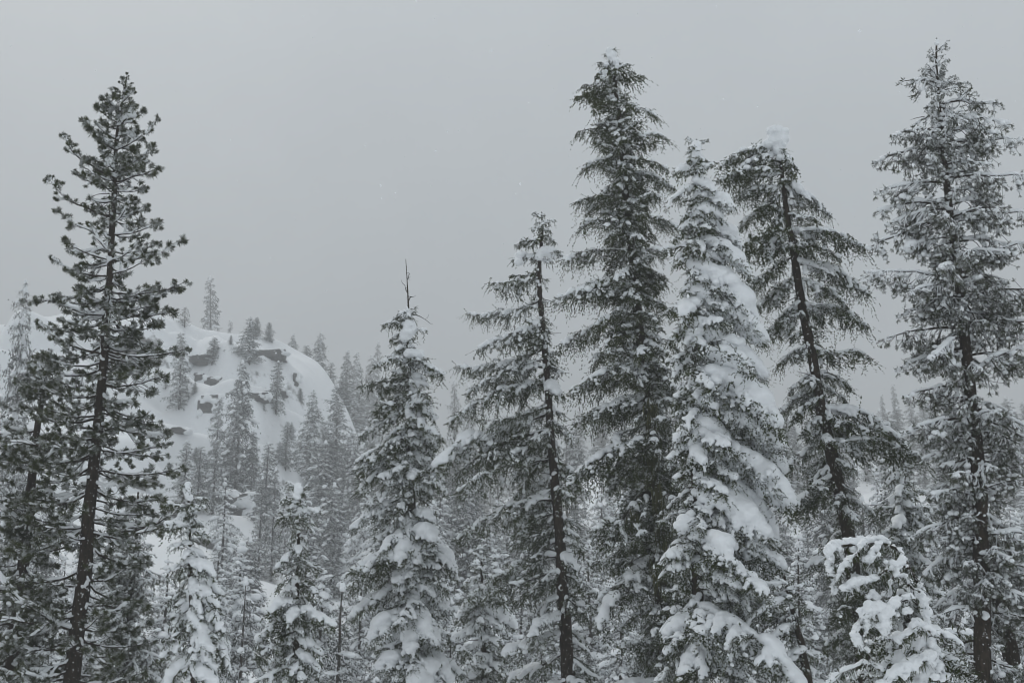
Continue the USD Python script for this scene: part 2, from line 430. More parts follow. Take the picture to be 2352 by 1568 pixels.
def fir_bough(L, p0, p1, load, rng, fine=1.0, h=None, lushness=1.0):
    """A fir limb: limb, side twigs, sprays hanging from them, and the snow that lies on it. fine < 1 makes fewer and larger sprays."""
    ax = curve(L, p0, p1, 9, rng.normal(0, 0.18), rng)
    wood, twigs = [tube(ax, np.linspace(0.012 + 0.011 * L, 0.006, len(ax)), 5)], [(ax, 0.0)]
    n = max(int(L * 8 * fine * lushness), 5)
    ts = np.clip(np.linspace(0.10, 0.97, n) + rng.normal(0, 0.02, n), 0.05, 0.985)
    lush = {s: meshkit.noise(np.stack([ts * L * 1.6, ts * 0 + s * 3.3, ts * 0 + rng.uniform(0, 99)], -1)) for s in (1, -1)}
    for i, t in enumerate(ts):
        for s in (1, -1):
            if rng.random() < 0.10 or lush[s][i] < 0.2 / lushness ** 2:
                continue
            tl = (0.10 + 0.40 * L * (1 - t) ** 0.75 * (0.35 + 0.65 * min(t / 0.3, 1))) * rng.uniform(0.6, 1.15) * (0.45 + 1.0 * lush[s][i])
            b = at(ax, np.array([t]))[0]
            tan = unit(at(ax, np.array([min(t + 0.06, 1)]))[0] - at(ax, np.array([t - 0.06]))[0])
            out = np.array([0, s, 0.0])
            a = math.radians(rng.uniform(28, 80))
            d = tan * math.cos(a) + out * math.sin(a)
            m = 4
            q = [b]
            for j in range(m):
                d = unit(d + np.array([0, 0, -0.15 - rng.uniform(0, 0.2)]) + rng.normal(0, 0.14, 3))
                q.append(q[-1] + d * tl / m)
            q = np.array(q)
            twigs.append((q, tl))
            if fine >= 1:
                wood.append(tube(q, np.linspace(0.007, 0.004, m + 1), 3, cap=False))
    B, T, W = [], [], []
    # ropes of needles: some run along the twigs, most hang from them
    ropes = []
    for q, tl in twigs:
        ln = tl if tl else L
        k = max(int(ln / (0.085 / fine)), 2)
        t = rng.uniform(0.10 if tl else 0.22, 1.0, k)
        t[0] = 1.0
        b = at(q, t)
        tan = unit(at(q, np.minimum(t + 0.1, 1)) - at(q, np.maximum(t - 0.1, 0)))
        sd = unit(np.cross(tan, [0, 0, 1.0])) * rng.choice([-1, 1], k)[:, None]
        d = unit(tan * rng.uniform(0.2, 1.0, (k, 1)) + sd * rng.uniform(0.0, 1.1, (k, 1)) + np.array([0, 0, -1]) * rng.uniform(-0.25, 1.4, (k, 1)) + rng.normal(0, 0.25, (k, 3)))
        l = (0.08 + 0.42 * lushness * rng.uniform(0, 1, k) ** 2.2) * (0.7 + 0.2 * L) / fine ** 0.5
        for i in range(k):
            ropes.append((b[i], d[i], l[i]))
        m = max(int(ln / (0.05 / fine)), 2)
        t = rng.uniform(0.15, 1, m)
        b = at(q, t)
        tan = unit(at(q, np.minimum(t + 0.1, 1)) - at(q, np.maximum(t - 0.1, 0)))
        B.append(b)
        T.append(b + unit(tan * 0.8 + rng.normal(0, 0.5, (m, 3))) * rng.uniform(0.05, 0.09, (m, 1)) / fine ** 0.6)
        W.append(rng.uniform(0.011, 0.018, m) / fine ** 0.8)
    rb, rd, rl = (np.array(x) for x in zip(*ropes))
    per = 10 if fine >= 1 else 3
    tt = (np.arange(per) + rng.uniform(0, 1, (len(rb), per))) / per
    c = rb[:, None] + rd[:, None] * (rl[:, None] * tt)[..., None] + np.array([0, 0, -0.10]) * ((rl[:, None] * tt) ** 2 / rl[:, None])[..., None]
    d = unit(rd[:, None] * 0.9 + rng.normal(0, 0.55, c.shape))
    ln2 = rng.uniform(0.045, 0.085, tt.shape) / (1 if fine >= 1 else fine ** 0.95)
    B.append(c.reshape(-1, 3))
    T.append((c + d * ln2[..., None]).reshape(-1, 3))
    W.append((rng.uniform(0.012, 0.019, tt.shape) / (1 if fine >= 1 else fine ** 0.85)).ravel())
    needles = fix_winding(*spindles(np.vstack(B), np.vstack(T), np.concatenate(W)))
    C, R = [], []
    h = h or 0.034
    # snow along the limb in broken pillows, then over the side twigs and ropes
    k = int(L / 0.05 * (fine if fine < 1 else 1))
    t = np.linspace(0.04, 0.96, max(k, 4))
    wave = meshkit.noise(np.stack([t * L * 2.6, t * 0 + rng.uniform(0, 99), t * 0], -1), int(rng.integers(1e6)))
    gate = 0.52 - 0.26 * load
    for tt, w in zip(t, wave):
        r = (0.045 + 0.05 * load) * (0.35 + 1.3 * max(w - gate, 0)) * (0.7 + 0.3 * L ** 0.5) * (1.1 - 0.3 * tt)
        if w > gate and r > h * 0.6:
            C.append(at(ax, np.array([tt]))[0] + [0, rng.normal(0, 0.3) * r, r * 0.5])
            R.append(r)
    for q, tl in twigs[1:]:
        if rng.random() > 0.22 + 0.42 * load:
            continue
        r0 = (0.03 + 0.036 * load) * rng.uniform(0.55, 1.5) * (0.75 + 0.2 * L ** 0.5)
        m = max(int(tl / (r0 * 0.75)), 1)
        lo_ = rng.uniform(0.0, 0.55)
        hi_ = min(lo_ + rng.uniform(0.25, 0.75), 1.05)
        for tt in np.linspace(lo_, hi_, m):
            r = r0 * (1.05 - 0.4 * tt) * rng.uniform(0.6, 1.25)
            if r > h * 0.6:
                C.append(at(q, np.array([tt]))[0] + [0, 0, r * 0.45])
                R.append(r)
    pr = 0.10 + 0.30 * load
    for b_, d_, l_ in ropes:
        if rng.random() < pr and fine >= 0.6:
            r = rng.uniform(0.020, 0.042) * (0.75 + 0.3 * load) * (1 if fine >= 1 else 1.5)
            for tt in (0.1, 0.45, 0.75)[:1 + int(rng.integers(3))]:
                C.append(b_ + d_ * l_ * tt + [0, 0, r * 0.8])
                R.append(r * (1.05 - 0.4 * tt))
    snow = snow_mesh(C, R, h, k=h * 1.1, seed=int(rng.integers(1e6)))
    return join(wood), needles, snow, ax[-1]


def tuft(c, a, n, ln, w, rng):
    d = unit(a * rng.uniform(0.2, 1.3, (n, 1)) + rng.normal(0, 0.62, (n, 3)))
    s = unit(np.cross(d, rng.normal(0, 1, (n, 3))))
    l = ln * rng.uniform(0.7, 1.1, (n, 1))
    b = c + a * rng.uniform(-0.09, 0.03, (n, 1)) * ln / 0.18
    mid = b + d * l * 0.55 - np.array([0, 0, 0.01])
    tip = b + d * l - np.array([0, 0, 0.06]) * l
    v = np.stack([b, mid + s * w, mid - s * w, tip], 1).reshape(-1, 3)
    f = (np.arange(n)[:, None, None] * 4 + np.array([[0, 1, 2], [1, 3, 2]])[None]).reshape(-1, 3)
    return v, f


def pine_bough(L, p0, p1, load, rng, fine=1.0, h=None, weep=0.0):
    """A pine limb: bare inner part, branchlets that turn up and end in brushes of long needles, snow on top."""
    ax = curve(L, p0, p1, 10, rng.normal(0, 0.28), rng)
    wood = [tube(ax, np.linspace(0.014 + 0.011 * L, 0.007, len(ax)), 5)]
    ends, twigs = [(ax[-1], unit(ax[-1] - ax[-2]))], []
    n = max(int(L * (9.0 if weep else 4.0) * min(fine, 1) ** 0.6), 3)
    for i, t in enumerate(np.clip(np.linspace(0.22, 0.95, n) + rng.normal(0, 0.03, n), 0.1, 0.985)):
        for s in (1, -1):
            if rng.random() < (0.15 if weep else 0.3):
                continue
            tl = (0.12 + 0.32 * L * (1.02 - t) ** 0.8) * rng.uniform(0.55, 1.2)
            b = at(ax, np.array([t]))[0]
            tan = unit(at(ax, np.array([min(t + 0.06, 1)]))[0] - at(ax, np.array([t - 0.06]))[0])
            a = math.radians(rng.uniform(30, 60) if not weep else rng.uniform(12, 75))
            d = unit(tan * math.cos(a) + np.array([0, s * math.sin(a), rng.uniform(-0.35, 0.25) * (1 + weep * 1.4) - weep * 0.3]))
            q = [b]
            for j in range(4):
                d = unit(d + np.array([0, 0, (0.22 if j > 1 else -0.05) - weep * 0.30]) + rng.normal(0, 0.12 + 0.14 * weep, 3))
                q.append(q[-1] + d * tl / 4)
            q = np.array(q)
            twigs.append((q, tl))
            wood.append(tube(q, np.linspace(0.010, 0.006, 5), 3, cap=False))
            ends.append((q[-1], d))
            if tl > (0.35 if weep else 0.5):
                for _ in range(1 + (tl > 0.6) + int(2 * weep)):
                    tt = rng.uniform(0.4, 0.85)
                    bb = at(q, np.array([tt]))[0]
                    dd = unit(d + rng.normal(0, 0.6, 3) + np.array([0, 0, -0.5 * weep]))
                    e = bb + dd * rng.uniform(0.12, 0.24 + 0.2 * weep)
                    wood.append(tube(np.array([bb, (bb + e) / 2 + [0, 0, -0.01], e]), 0.006, 3, cap=False))
                    ends.append((e, dd))
    nd = [tuft(c, d, int((60 if not weep else 15) * min(fine, 1)), rng.uniform(0.13, 0.20) * (0.62 if weep else 1), (0.0085 if weep else 0.0105) / fine ** 0.7, rng) for c, d in ends]
    C, R = [], []
    h = h or 0.03
    k = int(L / 0.045)
    t = np.linspace(0.03, 0.9, max(k, 4))
    wave = meshkit.noise(np.stack([t * L * 2.6, t * 0 + rng.uniform(0, 99), t * 0], -1), int(rng.integers(1e6)))
    gate = 0.5 - 0.3 * load
    for tt, w in zip(t, wave):
        r = (0.028 + 0.026 * load) * (1 - 0.25 * weep) * (0.55 + 1.1 * max(w - gate, 0)) * (0.75 + 0.25 * L ** 0.5)
        if w > gate and r > h * 0.6:
            C.append(at(ax, np.array([tt]))[0] + [0, 0, r * 0.75])
            R.append(r)
    coated = []
    if weep:
        for q, tl in twigs:
            if rng.random() < 0.35 + 0.5 * load:
                m = 9
                qq = at(q, np.linspace(0.0, rng.uniform(0.6, 1.0), m))
                rr = rng.uniform(0.014, 0.026) * (0.5 + 1.0 * meshkit.noise(np.stack([np.linspace(0, tl * 14, m), np.full(m, rng.uniform(0, 99)), np.zeros(m)], -1), 4))
                rr[-1] *= 0.4
                coated.append(tube(qq + np.array([0, 0, 1.0]) * (rr * 0.7)[:, None], rr, 5))
    for q, tl in twigs if not weep else ():
        if rng.random() > 0.25 + 0.55 * load:
            continue
        r0 = (0.020 + 0.016 * load) * rng.uniform(0.7, 1.4)
        hi_ = rng.uniform(0.5, 0.92)
        for tt in np.linspace(0.05, hi_, max(int(tl / (r0 * 0.8)), 2)):
            r = r0 * rng.uniform(0.75, 1.2)
            if r > h * 0.55:
                C.append(at(q, np.array([tt]))[0] + [0, 0, r * 0.75])
                R.append(r)
    for c, d in ends:
        if rng.random() < 0.12 + (0.4 if not weep else 0.12) * load:
            r = rng.uniform(0.035, 0.065) * (0.7 + 0.5 * load)
            C.append(c - d * 0.08 + [0, 0, 0.03])
            R.append(r)
    snow = join([snow_mesh(C, R, h, k=h, seed=int(rng.integers(1e6)))] + coated)
    return join(wood), join(nd), snow, ax[-1]


LIB = []


def add_class(kind, L, p0, p1, load, seed):
    rng = np.random.default_rng(seed)
    if kind in ('fir', 'bushy'):
        w, nd, s, tip = fir_bough(L, p0, p1, load, rng, lushness=1.0 if kind == 'fir' else 1.45)
    else:
        w, nd, s, tip = pine_bough(L, p0, p1, load, rng, weep=1.0 if kind == 'weeping' else 0.0)
    name = f'/World/{kind}_bough_class_{len(LIB):02d}'
    stage.CreateClassPrim(name)
    usdkit.mesh(stage, name + '/limb', w, '/World/Looks/bark', smooth=True)
    massed(usdkit.mesh(stage, name + '/needles', nd, '/World/Looks/' + {'fir': 'fir_needles', 'bushy': 'fir_needles', 'pine': 'pine_needles', 'weeping': 'rimed_pine_needles'}[kind]))
    if len(s[0]):
        massed(usdkit.mesh(stage, name + '/snow', s, '/World/Looks/snow', smooth=True))
    LIB.append(dict(kind=kind, path=name, len=float(np.linalg.norm(tip)), pitch=math.atan2(tip[2], math.hypot(tip[0], tip[1])), yaw=math.atan2(tip[1], tip[0]), load=load,
                    tris=len(nd[1]) + len(w[1]) + len(s[1])))


sd = 100
for L in (0.7, 1.3, 2.2, 3.4):
    for p0, p1 in ((-25, -62), (-48, -40), (-2, -42), (-28, 2), (18, -12), (2, 8)):
        for load in (0.3, 0.8) + ((1.5,) if p1 < -20 else ()) + ((2.4,) if p1 < -41 and L > 1 else ()):
            for rep in range(1):
                add_class('fir', L, p0, p1, load, sd)
                sd += 1
for L in (0.8, 1.4, 2.1):
    for p0, p1 in ((-25, -55), (0, -38), (15, -10)):
        for load in (0.25, 0.6):
            add_class('bushy', L, p0, p1, load, sd)
            sd += 1
for L in (0.7, 1.4, 2.2, 3.2):
    for p0, p1 in ((-25, 15), (5, 45)):
        for load in (0.3, 0.8, 1.3):
            for rep in range(1):
                add_class('pine', L, p0, p1, load, sd)
                sd += 1
for L in (0.8, 1.6, 2.6, 3.8):
    for p0, p1 in ((-8, -30), (14, -8)):
        for load in (0.6, 1.1):
            add_class('weeping', L, p0, p1, load, sd)
            sd += 1
print('bough classes', len(LIB), 'triangles', sum(c['tris'] for c in LIB))


def pick(kind, L, pitch, load, rng):
    best = sorted((c for c in LIB if c['kind'] == kind), key=lambda c: abs(math.log(c['len'] / L)) * 1.3 + abs(c['pitch'] - pitch) * 2.0 + abs(c['load'] - load) * 0.7 + rng.uniform(0, 0.6))
    return best[0]


def place_bough(tree, origin, base, tip, kind, load, rng, grow=1.0):
    d = np.asarray(tip) - np.asarray(base)
    L = np.linalg.norm(d) * grow
    pitch, az = math.atan2(d[2], math.hypot(d[0], d[1])), math.atan2(d[1], d[0])
    c = pick(kind, L, pitch, load, rng)
    s = L / c['len']
    tilt = np.clip(pitch - c['pitch'], -0.5, 0.5)
    roll = rng.normal(0, 0.28)
    R1 = Gf.Matrix4d().SetScale(Gf.Vec3d(s, s * rng.uniform(0.88, 1.1), s))
    M = R1
    M = M * Gf.Matrix4d().SetRotate(Gf.Rotation(Gf.Vec3d(1, 0, 0), math.degrees(roll)))
    M = M * Gf.Matrix4d().SetRotate(Gf.Rotation(Gf.Vec3d(0, 0, 1), -math.degrees(c['yaw'])))
    M = M * Gf.Matrix4d().SetRotate(Gf.Rotation(Gf.Vec3d(0, 1, 0), -math.degrees(tilt)))
    M = M * Gf.Matrix4d().SetRotate(Gf.Rotation(Gf.Vec3d(0, 0, 1), math.degrees(az)))
    b = np.asarray(base) - np.asarray(origin)
    M = M * Gf.Matrix4d().SetTranslate(Gf.Vec3d(*[float(x) for x in b]))
    path = numbered(tree, 'bough')
    x = UsdGeom.Xform.Define(stage, path)
    x.AddTransformOp().Set(M)
    x.GetPrim().GetReferences().AddInternalReference(c['path'])
    x.GetPrim().SetInstanceable(True)
    return path


# ------------------------------------------------------------------ the big trees
def hero(name, label, D, kind, trunk, profile, explicit, load, seed, per_m=5.0, rise=(0.25, -0.35), vmin=None, vmax=1720, caps=(), inner=0.5, lopside=0.0, dead=(), open_front=0.0, gaps=0.76, bare_load=None, whorl=1.3, wild=0.2):
    """trunk: (u, v, width) down the stem; profile: (v, reach to the left, reach to the right); explicit: (v at the stem, u of the tip, v of the tip[, load]).
    rise: slope of the boughs at the top and low down. lopside adds snow to the boughs on the right."""
    rng = np.random.default_rng(seed)
    px = D / CP / FPX * 1.0                                 # metres per picture unit near the middle of the frame
    T = np.array([P(u, v, D) for u, v, w in trunk])
    Rr = np.array([w * 0.5 * np.linalg.norm(t - EYE) / FPX for (u, v, w), t in zip(trunk, T)])
    ground = float(H(T[-1, 0], D))
    dirn = (T[-1] - T[-3]) / (T[-1, 2] - T[-3, 2])
    foot = T[-1] + dirn * (ground - 0.4 - T[-1, 2])
    foot[1] = D
    n_low = 6
    low = [T[-1] + (foot - T[-1]) * k / n_low for k in range(1, n_low + 1)]
    pts = np.vstack([T, low])
    rad = np.concatenate([Rr, Rr[-1] * np.linspace(1.06, 1.5, n_low)])
    origin = np.array([foot[0], foot[1], ground])
    path = thing(name, label, 'tree', origin)
    order = np.argsort(pts[:, 2])
    pts, rad = pts[order], rad[order]
    fine_z = np.linspace(pts[0, 2], pts[-1, 2], 60)
    cpts = np.stack([np.interp(fine_z, pts[:, 2], pts[:, k]) for k in range(3)], -1)
    crad = np.interp(fine_z, pts[:, 2], rad)
    cpts[:, :2] += (meshkit.noise(np.stack([fine_z * 0.6, fine_z * 0, fine_z * 0 + seed], -1), seed)[:, None] - 0.5) * crad[:, None] * 0.5
    tv, tf = tube(cpts, crad, 11)
    lump = meshkit.fbm(tv * np.array([9, 9, 3.0]), 3, seed)
    cen = np.stack([np.interp(tv[:, 2], fine_z, cpts[:, k]) for k in range(3)], -1)
    tv = cen + (tv - cen) * (0.86 + 0.3 * lump)[:, None]
    obj(path, 'trunk', (tv - origin, tf), 'bark', smooth=True)

    def stem(z):
        return np.array([np.interp(z, fine_z, cpts[:, k]) for k in range(3)])

    pv = np.array([p[0] for p in profile], float)
    vmin = vmin if vmin is not None else pv[0]
    z_top, z_low = P(trunk[0][0], vmin, D)[2], max(P(trunk[-1][0], vmax, D)[2], ground + 1.2)
    # named boughs read off the photograph
    for e in explicit:
        vb, ut, vt = e[:3]
        ld = e[3] if len(e) > 3 else (bare_load or load)
        z = P(np.interp(vb, [t[1] for t in trunk], [t[0] for t in trunk]), vb, D)[2]
        b = stem(z)
        tp = P(ut, vt, D + rng.uniform(-0.6, 0.4))
        place_bough(path, origin, b, tp, kind, ld, rng)
    # the rest of the whorls
    n = int((z_top - z_low) * per_m)
    n = min(n, 290 - len(explicit))
    zs = z_low + (z_top - z_low) * ((np.arange(n) + rng.uniform(0, 0.9, n)) / n) ** 0.82
    zs = np.clip(zs + (meshkit.noise(np.stack([zs * 0.9, zs * 0 + seed, zs * 0], -1), seed) - 0.5) * whorl, z_low, z_top - 0.1)
    for i, z in enumerate(zs):
        b = stem(z)
        v = U(b)[1]
        l, r = np.interp(v, pv, [p[1] for p in profile]), np.interp(v, pv, [p[2] for p in profile])
        phi = i * 2.39996 + rng.normal(0, 0.35)
        c = math.cos(phi)
        side = r if c > 0 else l
        reach = (side * abs(c) + (l + r) / 2 * (1 - abs(c))) * px * (0.40 + 0.62 * rng.random() ** 0.7) * (1 - gaps / 2 + gaps * float(meshkit.noise(np.array([math.cos(phi) * 1.6 + seed, math.sin(phi) * 1.6, z * 0.75]), seed)))
        if c * c < 0.3:
            reach *= 0.85
        if math.sin(phi) < -0.35 and rng.random() < open_front:
            continue
        reach = max(reach, 0.25)
        f = (z_top - z) / (z_top - z_low)
        slope = rise[0] + (rise[1] - rise[0]) * min(f * 2.2, 1) + rng.normal(0, wild)
        tp = b + np.array([reach * c, reach * math.sin(phi), reach * slope])
        ld = load * rng.choice([0.45, 0.8, 1.2, 1.8]) * (0.85 + 0.7 * f) + (lopside if c > 0.1 else -lopside * 0.4)
        place_bough(path, origin, b, tp, kind, ld, rng)
    # inner shorter boughs fill the heart of the crown
    m = max(min(int(n * inner), 288 - n - len(explicit)), 0)
    for i in range(m):
        z = rng.uniform(z_low, z_top - 0.5)
        b = stem(z)
        v = U(b)[1]
        l, r = np.interp(v, pv, [p[1] for p in profile]), np.interp(v, pv, [p[2] for p in profile])
        phi = rng.uniform(0, 2 * np.pi)
        if math.sin(phi) < -0.35 and rng.random() < open_front:
            continue
        reach = max((l + r) / 2 * px * rng.uniform(0.28, 0.72), 0.25)
        tp = b + np.array([reach * math.cos(phi), reach * math.sin(phi), reach * (rise[1] + rng.normal(0, 0.2))])
        place_bough(path, origin, b, tp, kind, load * rng.uniform(0.5, 1.2), rng)
    for k in range(7 if kind != 'weeping' else 16):                                     # the young shoots round the leader
        b = stem(z_top - (0.12 if kind in ('fir', 'bushy') else 0.5) - 0.16 * k)
        phi, l = k * 2.39996 + seed, 0.30 + (0.075 if kind != 'weeping' else 0.04) * k
        if profile[0][1] < 14:
            place_bough(path, origin, b, b + np.array([l * math.cos(phi), l * math.sin(phi), l * (1.1 - 0.13 * k if kind not in ('fir', 'bushy') else 0.5 - 0.1 * k)]), kind, load, rng)
    for cap in caps:                                       # pillows of snow lodged in the crown
        C, R = [], []
        for u, v, r in cap:
            q = P(u, v, D - 0.25)
            rr = r * np.linalg.norm(q - EYE) / FPX
            C += [q, q + [0, rr * 0.5, 0]]
            R += [rr, rr * 0.85]
        sv, sf = snow_mesh(C, R, 0.035, k=0.07, squash=1.2, rough=0.9, seed=seed + len(C))
        obj(path, 'snow_pillow', (sv - origin, sf), 'snow', smooth=True)
    tw = []                                                # bare twigs and broken stubs on the stem
    for _ in range(int((z_top - z_low) * 2.2)):
        z = rng.uniform(z_low, z_top - 2.0) if z_top - z_low > 3 else z_low
        a, l = rng.uniform(0, 2 * np.pi), 0.15 + 0.9 * rng.random() ** 2
        d, q = np.array([math.cos(a), math.sin(a), rng.uniform(-0.5, 0.3)]), [stem(z)]
        for j in range(4):
            d = unit(d + rng.normal(0, 0.16, 3) + [0, 0, -0.08])
            q.append(q[-1] + d * (l + float(np.interp(z, fine_z, crad))) / 4)
        tw.append(tube(np.array(q), np.linspace(0.016, 0.006, 5) * (0.7 + 0.5 * l), 4))
    sv, sf = join(tw)
    massed(stage.GetPrimAtPath(obj(path, 'bare_twigs', (sv - origin, sf), 'bark', smooth=True)))
    C, R = [], []                                          # snow plastered on the bark and lodged in the crotches
    for _ in range(int((z_top - z_low) * 2.6)):
        z = rng.uniform(z_low, z_top)
        a = rng.uniform(0, 2 * np.pi)
        rr = float(np.interp(z, fine_z, crad))
        r = rng.uniform(0.035, 0.075) * (0.6 + 0.5 * min(load, 1.2))
        for q in range(int(rng.integers(1, 9))):
            a += rng.normal(0, 0.25)
            C.append(stem(z + q * r * 0.7) + np.array([math.cos(a), math.sin(a), 0]) * (rr * 0.97 - r * 0.1))
            R.append(r * rng.uniform(0.4, 1.15))
    sn = []
    order = np.argsort([c[2] for c in C])
    for i in range(0, len(order), 14):
        sel = order[i:i + 14]
        sn.append(snow_mesh([C[j] for j in sel], [R[j] for j in sel], 0.03, k=0.04, squash=1.0, rough=0.9, seed=seed + i))
    sv, sf = join(sn)
    pp = obj(path, 'bark_snow', (sv - origin, sf), 'snow', smooth=True)
    massed(stage.GetPrimAtPath(pp))
    for vb, ut, vt in dead:
        z = P(np.interp(vb, [t[1] for t in trunk], [t[0] for t in trunk]), vb, D)[2]
        b, tp = stem(z), P(ut, vt, D)
        q = np.array([b + (tp - b) * k / 5 + [0, 0, 0.10 * math.sin(k / 5 * 3.14) * (1 if ut % 2 else -1)] for k in range(6)])
        parts = [tube(q, np.linspace(0.022, 0.008, 6), 4)]
        for j in range(2, 6):
            e = q[j] + (q[j] - q[j - 1]) * rng.uniform(0.5, 1.1) + rng.normal(0, 0.09, 3)
            parts.append(tube(np.array([q[j], (q[j] + e) / 2 + rng.normal(0, 0.02, 3), e]), np.array([0.009, 0.007, 0.005]), 3))
        vv, ff = join(parts)
        obj(path, 'dead_branch', (vv - origin, ff), 'bark', smooth=True)
    return path, origin, stem


left_pine = hero('pine_tree', 'tall open pine at left with dark upturned needle brushes against the sky', 45, 'pine',
     [(290, 182, 3), (280, 240, 5), (267, 330, 8), (262, 460, 12), (250, 640, 15), (240, 780, 18), (225, 950, 22), (212, 1080, 25), (198, 1250, 30), (182, 1420, 33), (165, 1568, 36)],
     [(180, 10, 10), (250, 40, 30), (320, 80, 70), (420, 105, 80), (520, 100, 90), (640, 150, 145), (750, 140, 140), (850, 165, 165), (950, 190, 175), (1050, 200, 180), (1200, 215, 190), (1400, 220, 200), (1568, 230, 210), (1760, 230, 210)],
     [(250, 234, 230), (345, 194, 272), (410, 145, 306), (499, 124, 414), (422, 168, 396), (539, 139, 488), (598, 150, 546), (634, 121, 594), (650, 48, 652),
      (239, 304, 246), (215, 268, 205), (210, 303, 200), (345, 362, 279), (400, 351, 334), (418, 366, 396), (502, 340, 473), (539, 366, 510), (598, 421, 561), (671, 428, 641), (690, 403, 671), (707, 403, 715),
      (752, 352, 750), (801, 432, 808), (880, 385, 863), (925, 392, 944), (1025, 381, 1043), (1075, 421, 1058), (1120, 377, 1145), (735, 106, 753), (830, 88, 812), (900, 62, 911), (960, 70, 950),
      (1160, 370, 1173), (1250, 340, 1294), (1040, 40, 1050), (1130, 30, 1150), (1230, 20, 1260), (1330, 340, 1390)],
     0.6, 11, per_m=9.5, rise=(0.5, -0.05), inner=0.25, open_front=0.25, bare_load=0.3)

edge_pine = hero('pine_tree', 'dense dark pine cut by the left edge, behind the tall open pine', 47.5, 'pine',
     [(112, 800, 3), (104, 860, 7), (90, 960, 13), (70, 1130, 20), (45, 1350, 26), (25, 1568, 30)],
     [(800, 8, 8), (870, 60, 40), (950, 100, 70), (1050, 130, 85), (1300, 160, 110), (1568, 180, 130), (1760, 180, 130)],
     [(940, 5, 930), (990, -20, 985)], 0.8, 12, per_m=9, rise=(0.3, -0.15), inner=0.6)

spike_fir = hero('fir_tree', 'snow-laden fir with a bare dead spike for a top, left of centre', 50, 'fir',
     [(932, 595, 1.2), (936, 660, 2.6), (938, 700, 4), (938, 730, 7), (938, 850, 11), (942, 1000, 15), (945, 1150, 18), (950, 1300, 21), (960, 1430, 24), (967, 1568, 27)],
     [(690, 8, 8), (730, 40, 25), (790, 38, 32), (850, 60, 50), (900, 85, 70), (960, 85, 75), (1050, 105, 80), (1130, 115, 80), (1200, 120, 90), (1300, 130, 95), (1400, 135, 100), (1568, 150, 110), (1760, 150, 120)],
     [(712, 880, 745, 0.5), (820, 862, 838), (870, 828, 880, 0.4), (950, 830, 1000), (1010, 818, 1060), (1050, 815, 1085, 1.3), (1150, 800, 1215, 1.3), (1230, 800, 1310, 1.5), (1330, 800, 1420, 1.5),
      (830, 1020, 868, 1.3), (900, 1000, 970, 1.4), (955, 1024, 1050, 1.5), (1080, 1030, 1135, 1.7), (1200, 1045, 1330, 1.8), (1300, 1040, 1400, 1.7)],
     1.0, 13, per_m=10.5, rise=(-0.1, -0.55), vmin=705, inner=0.5, lopside=0.3,
     caps=[[(938, 748, 15), (935, 765, 15), (930, 775, 12), (945, 760, 13)], [(938, 812, 12), (952, 812, 12), (964, 814, 10)], [(938, 945, 10), (942, 956, 12), (948, 965, 10)], [(938, 1105, 13), (960, 1115, 14)]],
     dead=[(722, 985, 740), (695, 947, 682), (670, 930, 655), (640, 940, 628)])

thin_fir = hero('fir_tree', 'fir with a bare gap below its bushy top, snow sprays sweeping left', 48, 'fir',
     [(1244, 487, 2), (1246, 540, 6), (1240, 600, 9), (1238, 660, 11), (1248, 760, 13), (1258, 880, 15), (1266, 1000, 18), (1275, 1120, 21), (1288, 1260, 24), (1296, 1400, 28), (1305, 1520, 30), (1310, 1568, 31)],
     [(487, 5, 5), (530, 32, 22), (580, 50, 40), (640, 70, 45), (700, 90, 40), (780, 110, 30), (880, 140, 45), (960, 150, 55), (1040, 170, 70), (1150, 180, 70), (1300, 190, 70), (1568, 200, 80), (1760, 200, 80)],
     [(555, 1185, 562), (640, 1120, 650, 1.2), (690, 1076, 720, 0.9), (760, 1102, 803), (800, 1050, 841, 1.2), (845, 1072, 903), (885, 1032, 970, 1.1), (950, 992, 1087, 1.5), (985, 1039, 1098), (570, 1292, 588, 0.9), (1060, 1045, 1150), (1150, 1050, 1240), (590, 1180, 600, 1.5)],
     0.6, 14, per_m=7.0, rise=(0.0, -0.5), inner=0.2, open_front=0.6, gaps=1.1,
     caps=[[(1250, 578, 14), (1268, 580, 14), (1282, 586, 11), (1240, 590, 10)], [(1195, 585, 10), (1190, 600, 10)]])

